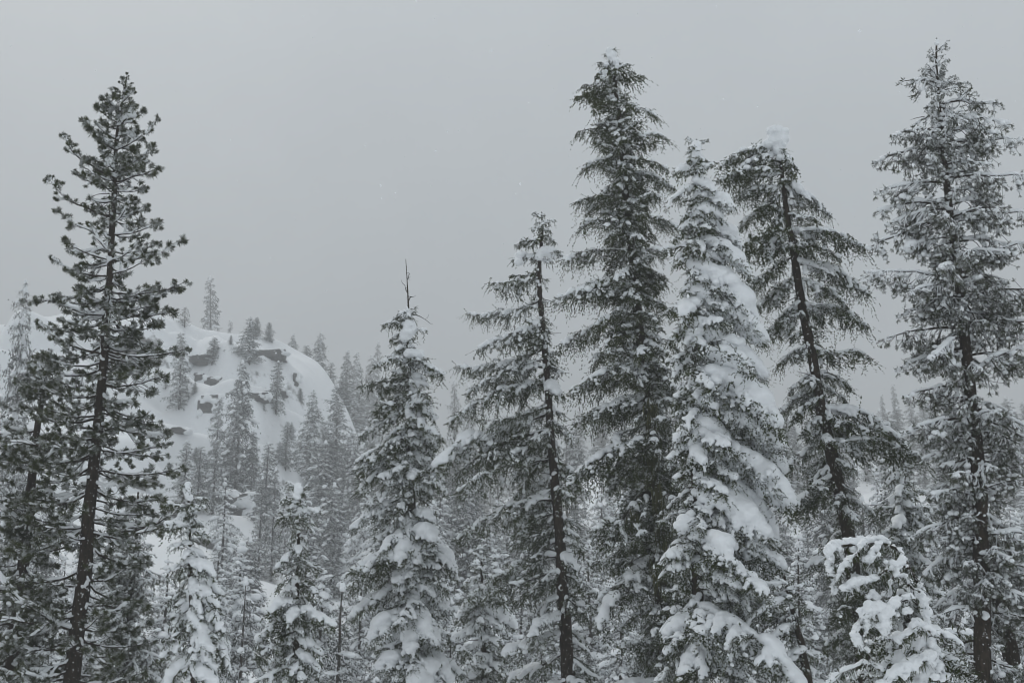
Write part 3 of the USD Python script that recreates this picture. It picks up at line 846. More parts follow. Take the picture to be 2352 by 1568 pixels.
tall_fir = hero('fir_tree', 'tallest dark fir right of centre, capped with a tilted snow plume', 45, 'bushy',
     [(1405, 118, 4), (1412, 180, 8), (1424, 280, 11), (1434, 400, 14), (1445, 520, 17), (1457, 640, 19), (1468, 740, 21), (1478, 830, 23), (1488, 930, 25), (1498, 1080, 27), (1508, 1220, 29), (1518, 1360, 31), (1530, 1568, 34)],
     [(118, 4, 4), (160, 22, 30), (230, 60, 55), (310, 80, 65), (400, 78, 75), (480, 95, 80), (540, 95, 85), (600, 115, 80), (700, 135, 80), (800, 140, 85), (900, 140, 95), (1000, 130, 95), (1100, 145, 95), (1250, 160, 100), (1400, 170, 110), (1568, 170, 110), (1760, 170, 110)],
     [(155, 1373, 188), (215, 1327, 218), (300, 1329, 309), (375, 1338, 390), (450, 1322, 467), (505, 1334, 522), (580, 1296, 592), (655, 1280, 690), (740, 1290, 785), (190, 1477, 174), (180, 1453, 164), (235, 1505, 265, 0.9),
      (320, 1527, 315), (365, 1534, 388), (395, 1549, 434, 1.2), (430, 1516, 452), (500, 1558, 520), (840, 1310, 900), (930, 1320, 970), (1010, 1300, 1110), (760, 1555, 800)],
     0.42, 15, per_m=8.6, rise=(0.1, -0.4), inner=1.2, gaps=0.5, whorl=0.2, wild=0.42,
     caps=[[(1400, 118, 8), (1406, 127, 10), (1411, 140, 9), (1416, 155, 7), (1419, 168, 5)], [(1392, 148, 5), (1388, 165, 6), (1384, 178, 5)], [(1445, 838, 14), (1430, 846, 12), (1462, 832, 10)], [(1416, 1010, 11), (1418, 1020, 12)], [(1448, 1325, 15), (1470, 1322, 16), (1490, 1330, 12)]])

heavy_fir = hero('fir_tree', 'fir draped in heavy snow down its right side, between two dark firs', 40, 'fir',
     [(1600, 320, 3), (1598, 500, 8), (1596, 700, 13), (1594, 850, 16), (1596, 1000, 19), (1600, 1200, 22), (1604, 1400, 26), (1608, 1568, 28)],
     [(320, 8, 8), (370, 22, 18), (420, 38, 34), (480, 50, 65), (560, 60, 85), (650, 65, 90), (750, 60, 110), (850, 50, 145), (950, 55, 165), (1100, 75, 190), (1250, 95, 210), (1568, 110, 230), (1760, 110, 230)],
     [(345, 1575, 380, 1.2), (350, 1622, 378, 1.4), (390, 1556, 405, 1.2), (425, 1545, 470), (420, 1640, 440, 2.4), (450, 1690, 480, 2.4), (500, 1705, 565, 2.4), (550, 1716, 640, 2.4), (610, 1735, 745, 2.4), (680, 1755, 800, 2.4), (755, 1762, 862, 2.4), (860, 1795, 995, 2.4), (930, 1800, 1030, 2.4), (1060, 1790, 1230, 2.4), (1180, 1780, 1290, 1.5),
      (900, 1815, 1085, 2.4), (990, 1812, 1180, 2.4), (1120, 1745, 1200, 2.4), (1250, 1800, 1310, 1.6), (1350, 1835, 1450, 1.6), (560, 1530, 575), (690, 1520, 722, 0.8), (800, 1535, 830), (620, 1680, 700, 2.4), (820, 1740, 900, 2.4)],
     1.0, 16, per_m=9.0, rise=(-0.2, -0.6), inner=0.5, lopside=0.6,
     caps=[[(1601, 335, 9), (1600, 350, 11), (1597, 364, 11)], [(1604, 762, 14), (1620, 762, 13), (1590, 764, 11)], [(1680, 782, 16), (1700, 790, 16), (1662, 785, 12)], [(1600, 1003, 13), (1598, 1018, 15), (1612, 1020, 12)], [(1610, 1475, 16), (1632, 1466, 17), (1655, 1474, 15)]])

leaning_fir = hero('fir_tree', 'leaning fir with a great snow ball on its top and side-swept boughs', 42.5, 'bushy',
     [(1787, 315, 6), (1796, 400, 9), (1808, 500, 13), (1820, 560, 16), (1832, 640, 18), (1845, 720, 20), (1862, 800, 21), (1875, 870, 23), (1888, 950, 25), (1905, 1030, 28), (1925, 1110, 29), (1945, 1200, 30), (1957, 1300, 31), (1975, 1450, 33), (1990, 1568, 34)],
     [(315, 15, 12), (360, 60, 28), (450, 70, 50), (500, 70, 65), (580, 75, 80), (660, 80, 85), (760, 75, 75), (850, 70, 65), (950, 80, 80), (1050, 85, 95), (1200, 110, 105), (1400, 120, 110), (1568, 120, 110), (1760, 120, 110)],
     [(335, 1652, 385, 0.9), (350, 1668, 420, 0.9), (400, 1647, 414, 0.8), (430, 1685, 458), (478, 1738, 490), (450, 1700, 520), (540, 1691, 619), (590, 1714, 663), (345, 1832, 385), (350, 1825, 410), (430, 1916, 488, 0.6), (490, 1881, 513), (530, 1984, 572, 0.6), (560, 1931, 592), (600, 2001, 666, 0.6), (640, 1945, 704),
      (700, 1988, 757, 0.8), (815, 1990, 818, 0.8), (850, 1957, 885), (935, 2049, 975, 0.6), (970, 2071, 1013, 0.7), (1015, 2111, 1061, 0.6), (790, 1785, 841), (890, 1785, 958), (650, 1715, 720), (720, 1745, 790), (1000, 1795, 1080), (1090, 1810, 1180)],
     0.55, 17, per_m=6.0, rise=(-0.1, -0.6), inner=0.2, open_front=0.5, gaps=1.0,
     caps=[[(1774, 303, 12), (1786, 301, 15), (1798, 306, 14), (1801, 320, 12), (1797, 334, 10), (1786, 328, 16), (1774, 324, 13), (1763, 332, 9), (1788, 345, 11), (1792, 362, 8)], [(1760, 328, 9), (1748, 334, 7)], [(1826, 425, 10), (1836, 435, 9)]])

right_pine = hero('pine_tree', 'broad snowy pine at the right edge with long level branches', 38, 'weeping',
     [(2151, 88, 3), (2150, 150, 5), (2158, 260, 9), (2170, 380, 13), (2182, 480, 16), (2196, 600, 20), (2208, 700, 22), (2222, 820, 24), (2232, 920, 27), (2242, 1020, 30), (2250, 1120, 33), (2252, 1300, 35), (2256, 1440, 36), (2262, 1568, 38)],
     [(88, 6, 6), (150, 28, 22), (200, 48, 50), (260, 60, 90), (310, 80, 110), (370, 100, 150), (430, 105, 160), (480, 115, 170), (560, 125, 180), (640, 140, 190), (720, 140, 200), (800, 140, 200), (900, 130, 190), (1000, 140, 190), (1100, 130, 190), (1300, 130, 200), (1568, 140, 200), (1760, 140, 200)],
     [(195, 2074, 188), (150, 2120, 170), (300, 2045, 313), (340, 2007, 373), (420, 2018, 437), (470, 2012, 488), (515, 1983, 549), (640, 1979, 633), (755, 2020, 782), (800, 2063, 849), (890, 2078, 911), (960, 2071, 997),
      (195, 2228, 190), (240, 2300, 236), (280, 2322, 289), (335, 2352, 318), (420, 2370, 380), (500, 2380, 480), (600, 2390, 560), (700, 2390, 700), (1130, 2130, 1180), (1230, 2120, 1330, 1.3), (1180, 2080, 1240, 1.3)],
     0.95, 18, per_m=9.5, rise=(0.15, -0.15), inner=0.3, open_front=0.15, gaps=0.9,
     caps=[[(2151, 92, 5), (2151, 100, 5)], [(2095, 560, 12), (2088, 568, 11)], [(2255, 520, 9), (2262, 530, 8)]])

second_pine = hero('pine_tree', 'leaning trunk of a second pine just behind the broad right-edge pine', 41, 'weeping',
     [(2205, 950, 10), (2232, 1080, 18), (2262, 1180, 26), (2290, 1320, 32), (2310, 1440, 34), (2330, 1568, 36)],
     [(950, 50, 60), (1100, 90, 110), (1300, 110, 140), (1568, 120, 150), (1760, 120, 150)],
     [(1300, 2150, 1420, 1.3), (1200, 2350, 1260, 1.3)], 1.1, 19, per_m=5.0, rise=(0.1, -0.25), inner=0.2)

low_fir = hero('fir_tree', 'low fir with a bare dark stem at the bottom, left of the bowed sapling', 39, 'fir',
     [(1800, 1318, 5), (1820, 1400, 10), (1842, 1480, 16), (1858, 1568, 19)],
     [(1318, 10, 8), (1380, 60, 25), (1450, 75, 30), (1568, 90, 40), (1760, 110, 60)],
     [(1335, 1740, 1370, 0.8), (1370, 1715, 1440, 1.0), (1430, 1740, 1510, 0.8), (1350, 1850, 1390, 0.6)], 0.7, 20, per_m=6.0, rise=(-0.2, -0.6), inner=0.3, open_front=0.5)

left_small = hero('fir_tree', 'small fir with long hanging snow tongues, right of the tall open pine', 36, 'fir',
     [(432, 1112, 3), (436, 1250, 8), (440, 1400, 12), (445, 1568, 16)],
     [(1112, 6, 6), (1180, 32, 28), (1260, 42, 46), (1330, 52, 60), (1450, 60, 70), (1568, 70, 80), (1760, 80, 90)],
     [(1180, 395, 1215), (1220, 480, 1235, 1.3), (1280, 500, 1370, 1.2), (1330, 510, 1450, 1.2), (1400, 525, 1540, 1.2), (1360, 425, 1470, 1.2), (1400, 465, 1530, 1.2), (1290, 385, 1310)],
     0.7, 21, per_m=9.0, rise=(-0.3, -0.65), inner=0.4, lopside=0.3, caps=[[(432, 1112, 6), (432, 1125, 8), (434, 1140, 7)]])

mid_small = hero('fir_tree', 'small snow-plastered fir standing at the foot of the rock dome', 39, 'fir',
     [(683, 1110, 3), (685, 1250, 8), (680, 1400, 12), (682, 1568, 16)],
     [(1110, 6, 6), (1180, 28, 25), (1250, 38, 36), (1330, 55, 52), (1450, 75, 62), (1568, 85, 70), (1760, 95, 80)],
     [(1260, 640, 1300, 1.2), (1330, 620, 1420, 1.2), (1400, 590, 1480, 1.2), (1330, 730, 1360, 1.0), (1440, 620, 1540, 1.2), (1400, 770, 1440, 1.2)],
     0.65, 22, per_m=9.0, rise=(-0.3, -0.6), inner=0.4, caps=[[(683, 1112, 7), (686, 1124, 9), (682, 1140, 9)]])


left_thicket = hero('pine_tree', 'snow-matted pine low at the left, in front of the dome foot', 54, 'weeping',
     [(318, 1130, 4), (312, 1250, 9), (300, 1400, 14), (290, 1568, 18)],
     [(1130, 8, 8), (1200, 50, 45), (1300, 80, 80), (1450, 100, 100), (1568, 110, 110), (1760, 120, 120)],
     [], 1.1, 23, per_m=11, rise=(0.2, -0.3), inner=0.3)

centre_thicket = hero('fir_tree', 'low snow-matted fir between the spike-topped fir and the bare-gapped fir', 55, 'fir',
     [(1105, 1255, 3), (1108, 1400, 10), (1112, 1568, 16)],
     [(1255, 8, 8), (1330, 45, 45), (1450, 80, 80), (1568, 100, 100), (1760, 110, 110)],
     [], 1.2, 24, per_m=10, rise=(-0.1, -0.5), inner=0.3)

right_thicket = hero('fir_tree', 'snow-matted fir behind the bowed sapling', 46, 'fir',
     [(2075, 1010, 3), (2078, 1200, 10), (2085, 1400, 16), (2090, 1568, 19)],
     [(1010, 8, 8), (1100, 45, 45), (1250, 85, 85), (1400, 110, 110), (1568, 120, 120), (1760, 120, 120)],
     [], 1.0, 25, per_m=10, rise=(-0.1, -0.5), inner=0.3)


# beards of lichen hanging on the tall fir
def lichen(path, origin, spots, D):
    rng = np.random.default_rng(55)
    for u, v, ln in spots:
        parts = []
        for _ in range(26):
            b = P(u + rng.normal(0, 9), v + rng.normal(0, 10), D - rng.uniform(0.3, 0.9))
            l = ln * D / FPX * rng.uniform(0.4, 1.1)
            q = np.array([b + [rng.normal(0, 0.02), rng.normal(0, 0.02), -l * k / 4] for k in range(5)])
            parts.append(tube(q, np.array([0.012, 0.02, 0.018, 0.012, 0.004]), 3))
        v_, f_ = join(parts)
        obj(path, 'lichen_beard', (v_ - origin, f_), 'lichen')


lichen(tall_fir[0], tall_fir[1], [(1492, 930, 60), (1505, 1000, 70), (1488, 1060, 60), (1512, 1120, 80), (1460, 1180, 50), (1525, 1220, 60), (1505, 1300, 60)], 45)

# ------------------------------------------------------------------ the sapling bowed under snow, lower right
def bowed_sapling():
    D = 24.0
    origin = np.array([*P(2165, 1568, D)[:2], 0.0])
    path = thing('bowed_sapling', 'sapling bowed over into an arch under thick smooth snow, lower right', 'tree', origin)
    Z = lambda x, y, d=D: P(1777.8 + x * 0.3662, 994 + y * 0.3662, d)

    def smooth_line(pts, n=24):
        pts = np.array(pts, float)
        t = np.concatenate([[0], np.cumsum(np.linalg.norm(np.diff(pts, axis=0), axis=1))])
        from scipy.interpolate import PchipInterpolator
        return PchipInterpolator(t / t[-1], pts)(np.linspace(0, 1, n))

    rng = np.random.default_rng(5)
    foot = origin + [0.3, 0, -0.2]
    stems = [([(1060, 1560), (1000, 1350), (960, 1150), (930, 1000), (850, 850), (770, 730), (650, 690), (540, 700), (420, 710), (350, 740), (345, 830), (365, 940), (372, 1010)], 0.045, 0.115, 0),
             ([(850, 850), (760, 830), (680, 880), (600, 920), (520, 950), (440, 990)], 0.02, 0.085, -0.25),
             ([(930, 1000), (850, 960), (830, 900), (770, 890), (730, 940), (720, 1080), (680, 1130)], 0.022, 0.035, -0.35),
             ([(900, 1080), (860, 1040), (760, 1080), (700, 1120), (640, 1120), (590, 1160), (580, 1260)], 0.02, 0.10, -0.5),
             ([(760, 1090), (720, 1140), (700, 1200), (690, 1270)], 0.015, 0.085, -0.55),
             ([(560, 690), (540, 730), (480, 790), (420, 860), (400, 930)], 0.012, 0.05, -0.2),
             ([(660, 690), (620, 760), (600, 810), (560, 790)], 0.012, 0.055, -0.15),
             ([(980, 1250), (900, 1200), (840, 1260), (780, 1300)], 0.02, 0.06, -0.4),
             ([(960, 1200), (1050, 1240), (1150, 1250), (1230, 1260)], 0.018, 0.030, 0.2),
             ([(1010, 1400), (900, 1440), (800, 1500), (660, 1580)], 0.022, 0.10, -0.3),
             ([(600, 1100), (540, 1180), (510, 1260), (600, 1380)], 0.012, 0.06, -0.45),
             ([(690, 1480), (560, 1440), (460, 1480), (340, 1570)], 0.02, 0.03, -0.2)]
    allC, allR, tw = [], [], []
    for i, (pts, rw, rs, dd) in enumerate(stems):
        q = smooth_line([Z(x, y, D + dd) for x, y in pts], 26)
        if i == 0:
            q = np.vstack([[foot + (q[0] - foot) * k / 6 for k in range(6)], q])
            nlow = 6
        else:
            nlow = 0
        v, f = tube(q, np.linspace(rw, rw * 0.35, len(q)), 7)
        obj(path, 'stem' if i == 0 else 'branch', (v - origin, f), 'bark', smooth=True)
        tw.append(q[nlow:])
        qq = at(q[nlow:], np.linspace(0, 1, 46))
        w = meshkit.noise(np.stack([np.linspace(0, 7, 46), np.full(46, i * 7.3), np.zeros(46)], -1), 9)
        for p, ww in zip(qq, w):
            r = rs * (0.12 + 1.0 * ww)
            if ww < 0.22:
                continue
            allC.append(p + [rng.normal(0, 0.2) * r, rng.normal(0, 0.4) * r, r * 0.75])
            allR.append(r)
            if rng.random() < 0.45:
                allC.append(p + [rng.normal(0, 1.0) * r, rng.normal(0, 0.5) * r, -r * rng.uniform(0.0, 0.9)])
                allR.append(r * rng.uniform(0.35, 0.8))
    for x, y, r in [(700, 800, 0.09), (660, 760, 0.07), (740, 800, 0.08), (720, 850, 0.10), (760, 870, 0.11), (800, 800, 0.12), (620, 990, 0.11), (650, 1030, 0.12), (600, 1020, 0.09), (690, 1010, 0.10), (640, 900, 0.08), (860, 930, 0.10), (880, 1000, 0.11), (930, 1030, 0.13),
                    (640, 1160, 0.11), (610, 1200, 0.09), (690, 1200, 0.08), (850, 1100, 0.07), (960, 1380, 0.10), (1000, 1450, 0.12), (1010, 1530, 0.13), (985, 1330, 0.08), (420, 1150, 0.05), (410, 1190, 0.045), (350, 790, 0.07), (345, 860, 0.07)]:
        allC.append(Z(x, y, D - 0.25))
        allR.append(r * 0.58)
    sn = snow_mesh(allC, allR, 0.016, k=0.035, squash=1.15, rough=1.3, seed=70)
    pp = obj(path, 'snow', (sn[0] - origin, sn[1]), 'snow', smooth=True)
    # drooping needle sprays below the snow
    B, T, W = [], [], []
    for q in tw:
        k = int(np.linalg.norm(np.diff(q, axis=0), axis=1).sum() * 170)
        b = at(q, rng.uniform(0.1, 1, k))
        d = unit(np.array([0, 0, -1.0]) + rng.normal(0, 0.75, (k, 3)))
        B.append(b)
        T.append(b + d * rng.uniform(0.06, 0.26, (k, 1)))
        W.append(rng.uniform(0.006, 0.011, k))
    v, f = fix_winding(*spindles(np.vstack(B), np.vstack(T), np.concatenate(W)))
    obj(path, 'needles', (v - origin, f), 'fir_needles')
    for i, (x, y, x2, y2, ld) in enumerate([(930, 1330, 700, 1460, 1.2), (960, 1380, 1200, 1470, 0.5), (1000, 1450, 1260, 1600, 0.5), (960, 1300, 560, 1330, 1.0), (1000, 1400, 520, 1560, 1.0), (940, 1230, 1180, 1330, 0.9), (930, 1180, 640, 1290, 0.8), (1020, 1480, 820, 1640, 1.0)]):
        place_bough(path, origin, Z(x, y, D + 0.1), Z(x2, y2, D + rng.uniform(-0.2, 0.6)), 'fir', ld, rng)


bowed_sapling()

# ------------------------------------------------------------------ forest trees, built whole and set out many times
PROTO = {}


def build_proto(key, kind, height, radius, boughs, load, seed, fine, h, power=0.8, bare=0.012):
    rng = np.random.default_rng(seed)
    small = []
    for L in (0.45, 0.75, 1.0):
        for p0, p1 in ((-15, -50), (5, -30)):
            if kind == 'pine':
                small.append((L, pine_bough(L * radius, p0 + 15, p1 + 45, load, rng, fine=0.45, h=h)))
            else:
                small.append((L, fir_bough(L * radius, p0, p1, load * 1.2, rng, fine=fine, h=h)))
    lean = rng.normal(0, 0.012, 2)
    zz = np.linspace(-0.6, height, 14)
    stem = np.stack([lean[0] * zz + 0.05 * np.sin(zz), lean[1] * zz, zz], -1)
    tr = tube(stem, np.interp(zz, [-0.6, height], [height * 0.0135 + 0.03, 0.015]), 7)
    ND, SN, WD = [], [], []
    for i in range(boughs):
        f = bare + (1 - bare) * ((i + rng.uniform(0, 1)) / boughs)
        z = height * (1 - f * 0.97)
        z = height * (1 - f * 0.97)
        env = radius * min(1.0, (f ** power)) * rng.uniform(0.5, 1.1) * (0.45 + 1.1 * float(meshkit.noise(np.array([math.cos(i * 2.39996) * 1.5 + seed, math.sin(i * 2.39996) * 1.5, z * 0.55]), seed))) + 0.16
        if rng.random() < 0.06:
            env *= 1.25
        k = int(np.argmin([abs(s[0] * radius - env) + rng.uniform(0, 0.25) for s in small]))
        L, (w, nd, sn, tip) = small[k]
        s = env / (L * radius)
        az = i * 2.39996 + rng.normal(0, 0.4)
        tilt = rng.normal(0.05, 0.12) + 0.5 * max(0, 0.25 - f)
        ca, sa, ct, st = math.cos(az), math.sin(az), math.cos(tilt), math.sin(tilt)
        M = np.array([[ca, -sa, 0], [sa, ca, 0], [0, 0, 1]]) @ np.array([[ct, 0, -st], [0, 1, 0], [st, 0, ct]])
        o = np.array([np.interp(z, zz, stem[:, 0]), np.interp(z, zz, stem[:, 1]), z])
        for src, dst in ((nd, ND), (sn, SN), (w, WD)):
            if len(src[0]):
                dst.append((src[0] * s @ M.T + o, src[1]))
    top = [snow_mesh(np.array([[stem[-1, 0], stem[-1, 1], height - 0.1], [stem[-1, 0], stem[-1, 1], height - 0.35]]), np.array([0.09, 0.13]) * (0.5 + load), h)]
    path = f'/World/{key}_class'
    stage.CreateClassPrim(path)
    usdkit.mesh(stage, path + '/trunk', tr, '/World/Looks/bark', smooth=True)
    massed(usdkit.mesh(stage, path + '/needles', join(ND), '/World/Looks/frosted_needles'))
    massed(usdkit.mesh(stage, path + '/snow', join(SN + top), '/World/Looks/snow', smooth=True))
    massed(usdkit.mesh(stage, path + '/limbs', join(WD), '/World/Looks/bark'))
    PROTO[key] = dict(path=path, height=height, radius=radius, tris=sum(len(x[1]) for x in ND + SN + WD))


build_proto('spruce_broad', 'fir', 12.0, 2.6, 120, 0.9, 501, 0.36, 0.12, power=0.6)
build_proto('spruce_full', 'fir', 12.0, 2.3, 120, 1.1, 502, 0.36, 0.12, power=0.55)
build_proto('spruce_slim', 'fir', 12.0, 1.8, 120, 0.9, 503, 0.42, 0.11, power=0.5)
build_proto('spruce_white', 'fir', 12.0, 2.2, 110, 1.4, 505, 0.36, 0.12)
build_proto('pine_round', 'pine', 12.0, 2.4, 70, 0.7, 506, 0.4, 0.11, power=0.5, bare=0.02)
build_proto('spruce_near', 'fir', 9.0, 2.2, 95, 0.65, 507, 0.72, 0.062)
build_proto('spruce_near_white', 'fir', 9.0, 1.9, 88, 1.05, 508, 0.72, 0.062)
build_proto('spruce_near_slim', 'fir', 9.0, 1.5, 95, 0.6, 509, 0.72, 0.062, power=0.6)
build_proto('snag', 'fir', 12.0, 1.2, 46, 0.7, 510, 0.5, 0.10, power=0.4, bare=0.06)
print('tree classes', {k: v['tris'] for k, v in PROTO.items()}, 'sum', sum(v['tris'] for v in PROTO.values()))

rng = np.random.default_rng(77)
PLACED = []


def stand(key, x, y, height, label, group=None, name='spruce_tree', wide=1.0, sink=0.15):
    pr = PROTO[key]
    s = height / pr['height']
    path = numbered('/World', name)
    xf = UsdGeom.Xform.Define(stage, path)
    z = float(H(x, y)) - sink
    M = Gf.Matrix4d().SetScale(Gf.Vec3d(s * wide, s * wide, s)) * Gf.Matrix4d().SetRotate(Gf.Rotation(Gf.Vec3d(0, 0, 1), float(rng.uniform(0, 360)))) * Gf.Matrix4d().SetRotate(Gf.Rotation(Gf.Vec3d(1, float(rng.normal(0, 1)), 0), float(rng.normal(0, 2.2)))) * Gf.Matrix4d().SetTranslate(Gf.Vec3d(float(x), float(y), z))
    xf.AddTransformOp().Set(M)
    tag(xf.GetPrim(), label, 'tree', group)
    xf.GetPrim().GetReferences().AddInternalReference(pr['path'])
    xf.GetPrim().SetInstanceable(True)
    PLACED.append((x, y, height * pr['radius'] / pr['height'] * wide))


def stand_px(key, u, vtop, vbase, label, name='spruce_tree', width=None, group=None):
    """A tree whose foot is seen at (u, vbase) on the ground and whose top reaches vtop."""
    p = hit(u, vbase)
    if p is None:
        p = P(u, vbase, 290 * FAR)
    top = P(u, vtop, p[1])
    h = top[2] - float(H(p[0], p[1]))
    pr = PROTO[key]
    wide = 1.0
    if width:
        wide = (width * 0.5 * np.linalg.norm(p - EYE) / FPX) / (pr['radius'] * h / pr['height'])
    stand(key, p[0], p[1], h, label, group, name, wide=float(np.clip(wide, 0.5, 2.0)))


# trees on and under the rock dome that the photograph lets one name
for a in [
    ('spruce_slim', 498, 640, 757, 'lone tall narrow spruce on the skyline of the snowy dome', 48),
    ('spruce_slim', 528, 732, 758, 'tiny spruce beside the lone tall one on the dome skyline', 22),
    ('pine_round', 424, 703, 752, 'faint round-headed tree on the dome skyline beside the tall pine', 44),
    ('spruce_broad', 572, 728, 835, 'bushy spruce on the dome edge beside the dark rock face', 58),
    ('spruce_slim', 590, 726, 772, 'pale spruce on the dome skyline behind the bushy spruce', 34),
    ('spruce_slim', 618, 738, 784, 'small pale spruce at the right end of the dome skyline', 30),
    ('spruce_slim', 412, 755, 940, 'spruce on the dome partly hidden by the tall pine boughs', 42),
    ('spruce_slim', 487, 772, 842, 'small spruce alone on the open snow in the middle of the dome', 30),
    ('spruce_slim', 633, 826, 950, 'slim spruce on the bare right flank of the dome', 36),
    ('spruce_full', 541, 830, 1130, 'big dark spruce standing before the middle of the dome', 80),
    ('spruce_slim', 416, 1008, 1190, 'spruce on the snow slope just right of the tall pine', 48),
    ('spruce_slim', 487, 908, 1180, 'narrow spruce left of the big dark spruce', 44),
    ('spruce_broad', 708, 895, 1120, 'spruce at the right foot of the dome below the smooth flank', 70),
    ('spruce_slim', 770, 880, 1120, 'snow-dusted spruce right of the dome foot', 66),
    ('spruce_slim', 655, 965, 1080, 'short spruce under the slim spruce on the right flank', 34),
    ('spruce_slim', 605, 1010, 1200, 'pale spruce in the gully right of the big dark spruce', 50),
    ('spruce_full', 740, 1010, 1260, 'broad dark spruce below the dome foot', 84),
    ('spruce_slim', 518, 1212, 1400, 'young spruce with a snow knob on its tip, under the dome', 44),
    ('spruce_slim', 558, 1228, 1410, 'young spruce right of the snow-knobbed one', 44),
    ('spruce_slim', 592, 1090, 1330, 'spruce with a tall bare trunk in the mist under the dome'),
    ('spruce_slim', 622, 1070, 1335, 'second bare-trunked spruce, right of the first, under the dome'),
    ('spruce_broad', 652, 1105, 1300, 'ragged spruce behind the small snow-plastered fir'),
    ('spruce_full', 705, 1140, 1300, 'dark spruce right behind the small snow-plastered fir'),
    ('spruce_broad', 800, 985, 1240, 'grey spruce between the broad dark spruce and the spike-topped fir'),
    ('spruce_slim', 452, 1020, 1170, 'slight spruce between two others on the slope below the rocks'),
    ('spruce_broad', 520, 985, 1150, 'lower dark spruce against the side of the big dark spruce'),
    ('spruce_full', 575, 985, 1160, 'spruce at the right shoulder of the big dark spruce'),
    ('spruce_white', 750, 1215, 1360, 'bushy snow-smothered spruce in the hollow below the dome', 70),
]:
    stand_px(a[0], a[1], a[2], a[3], a[4], width=a[5] * 1.35 if len(a) > 5 else 60)

for i, (u, vb, hpx, label) in enumerate([
    (446, 905, 30, 'sapling poking from the snow left of the dark rock step'), (560, 962, 34, 'sapling under the thin rock ledge on the dome'),
    (606, 945, 30, 'sapling between the thin rock ledge and the slim spruce'), (690, 930, 40, 'sapling on the dome flank below the upright rock crack'),
    (670, 1010, 44, 'half-buried sapling low on the right flank of the dome'), (380, 900, 40, 'sapling at the tip of the tall pine boughs, on the dome'),
    (448, 1060, 36, 'sapling in the open snow under the rocks of the dome'), (640, 1060, 50, 'sapling in the gully under the right flank'),
    (350, 1010, 44, 'sapling glimpsed between tall pine boughs and the snow slope'), (530, 790, 22, 'stub of a sapling just under the dome skyline')]):
    stand_px(['spruce_slim', 'spruce_white', 'snag'][i % 3], u, vb - hpx, vb, label, name='sapling', width=hpx * 0.6)

# trees behind, placed by depth
for key, u, vt, D, label, width in [
    ('spruce_broad', 82, 648, 105, 'pale snow-plastered spruce behind the left-edge pine', 105),
    ('spruce_white', 22, 800, 100, 'white spruce at the left edge under the pale one', 90),
    ('spruce_white', 60, 930, 85, 'snow-choked spruce low at the left edge', 90),
    ('spruce_full', 678, 764, 262, 'misty spruce just behind the end of the dome', 44),
    ('spruce_broad', 732, 757, 255, 'tallest misty spruce behind the right end of the dome', 66),
    ('spruce_slim', 706, 790, 250, 'misty spruce close against the dome end', 44),
    ('spruce_slim', 760, 830, 245, 'misty spruce right of the tallest one', 44),
    ('spruce_broad', 822, 808, 285, 'faint broad spruce left of the spike-topped fir', 70),
    ('spruce_full', 852, 812, 290, 'faint spruce touching the boughs of the spike-topped fir', 60),
    ('spruce_slim', 868, 782, 295, 'faint thin spruce top beside the spike-topped fir', 22),
    ('spruce_full', 790, 862, 230, 'hazy spruce in the gap between dome and spike-topped fir', 60),
    ('spruce_slim', 1046, 870, 240, 'hazy spruce seen between the spike-topped fir and the next', 40),
    ('spruce_slim', 1078, 880, 300, 'very faint spruce top in the gap left of the centre', 40),
    ('spruce_slim', 2052, 878, 300, 'very faint spruce in the sky gap left of the right-edge pine', 26),
    ('spruce_slim', 2025, 905, 300, 'lower faint spruce in the sky gap left of the right-edge pine', 26),
]:
    D = D * FAR
    p = P(u, vt, D)
    h = max(p[2] - float(H(p[0], D)), 4.5)
    stand(key, p[0], D, h, label, wide=float(np.clip((width * 0.5 * np.linalg.norm(p - EYE) / FPX) / (PROTO[key]['radius'] * h / PROTO[key]['height']), 0.5, 2.0)))

# the forest between and behind
zones = [('low', 50, 78, 72, (6.0, 10.5), ('spruce_near', 'spruce_near_white', 'spruce_near_slim'), 2.2),
         ('near-slope', 78, 125, 85, (8, 14), ('spruce_near', 'spruce_near_white', 'spruce_near_slim', 'spruce_full'), 2.5),
         ('far misty', 125, 300, 140, (9, 15), ('spruce_broad', 'spruce_full', 'spruce_slim', 'spruce_white', 'pine_round'), 3.0)]
LOOK = {'spruce_near': 'wide', 'spruce_near_white': 'snow-smothered', 'spruce_near_slim': 'slim', 'spruce_full': 'dense', 'spruce_broad': 'broad', 'spruce_slim': 'slim', 'spruce_white': 'snow-smothered', 'pine_round': 'round-headed', 'snag': 'thin half-bare'}
BOUNDS = [(190, 'left of the tall open pine'), (440, 'between the tall open pine and the tongue-hung fir'), (690, 'below the rock dome'), (950, 'between the dome foot and the spike-topped fir'),
          (1280, 'between the spike-topped and the bare-gapped fir'), (1500, 'between the bare-gapped and the tallest fir'), (1610, 'between the tallest and the snow-draped fir'),
          (1930, 'between the snow-draped and the leaning fir'), (2250, 'between the leaning fir and the right-edge pine'), (9999, 'right of the right-edge pine trunk')]
FILL = []


def place(u):
    return next(t for b, t in BOUNDS if u < b)


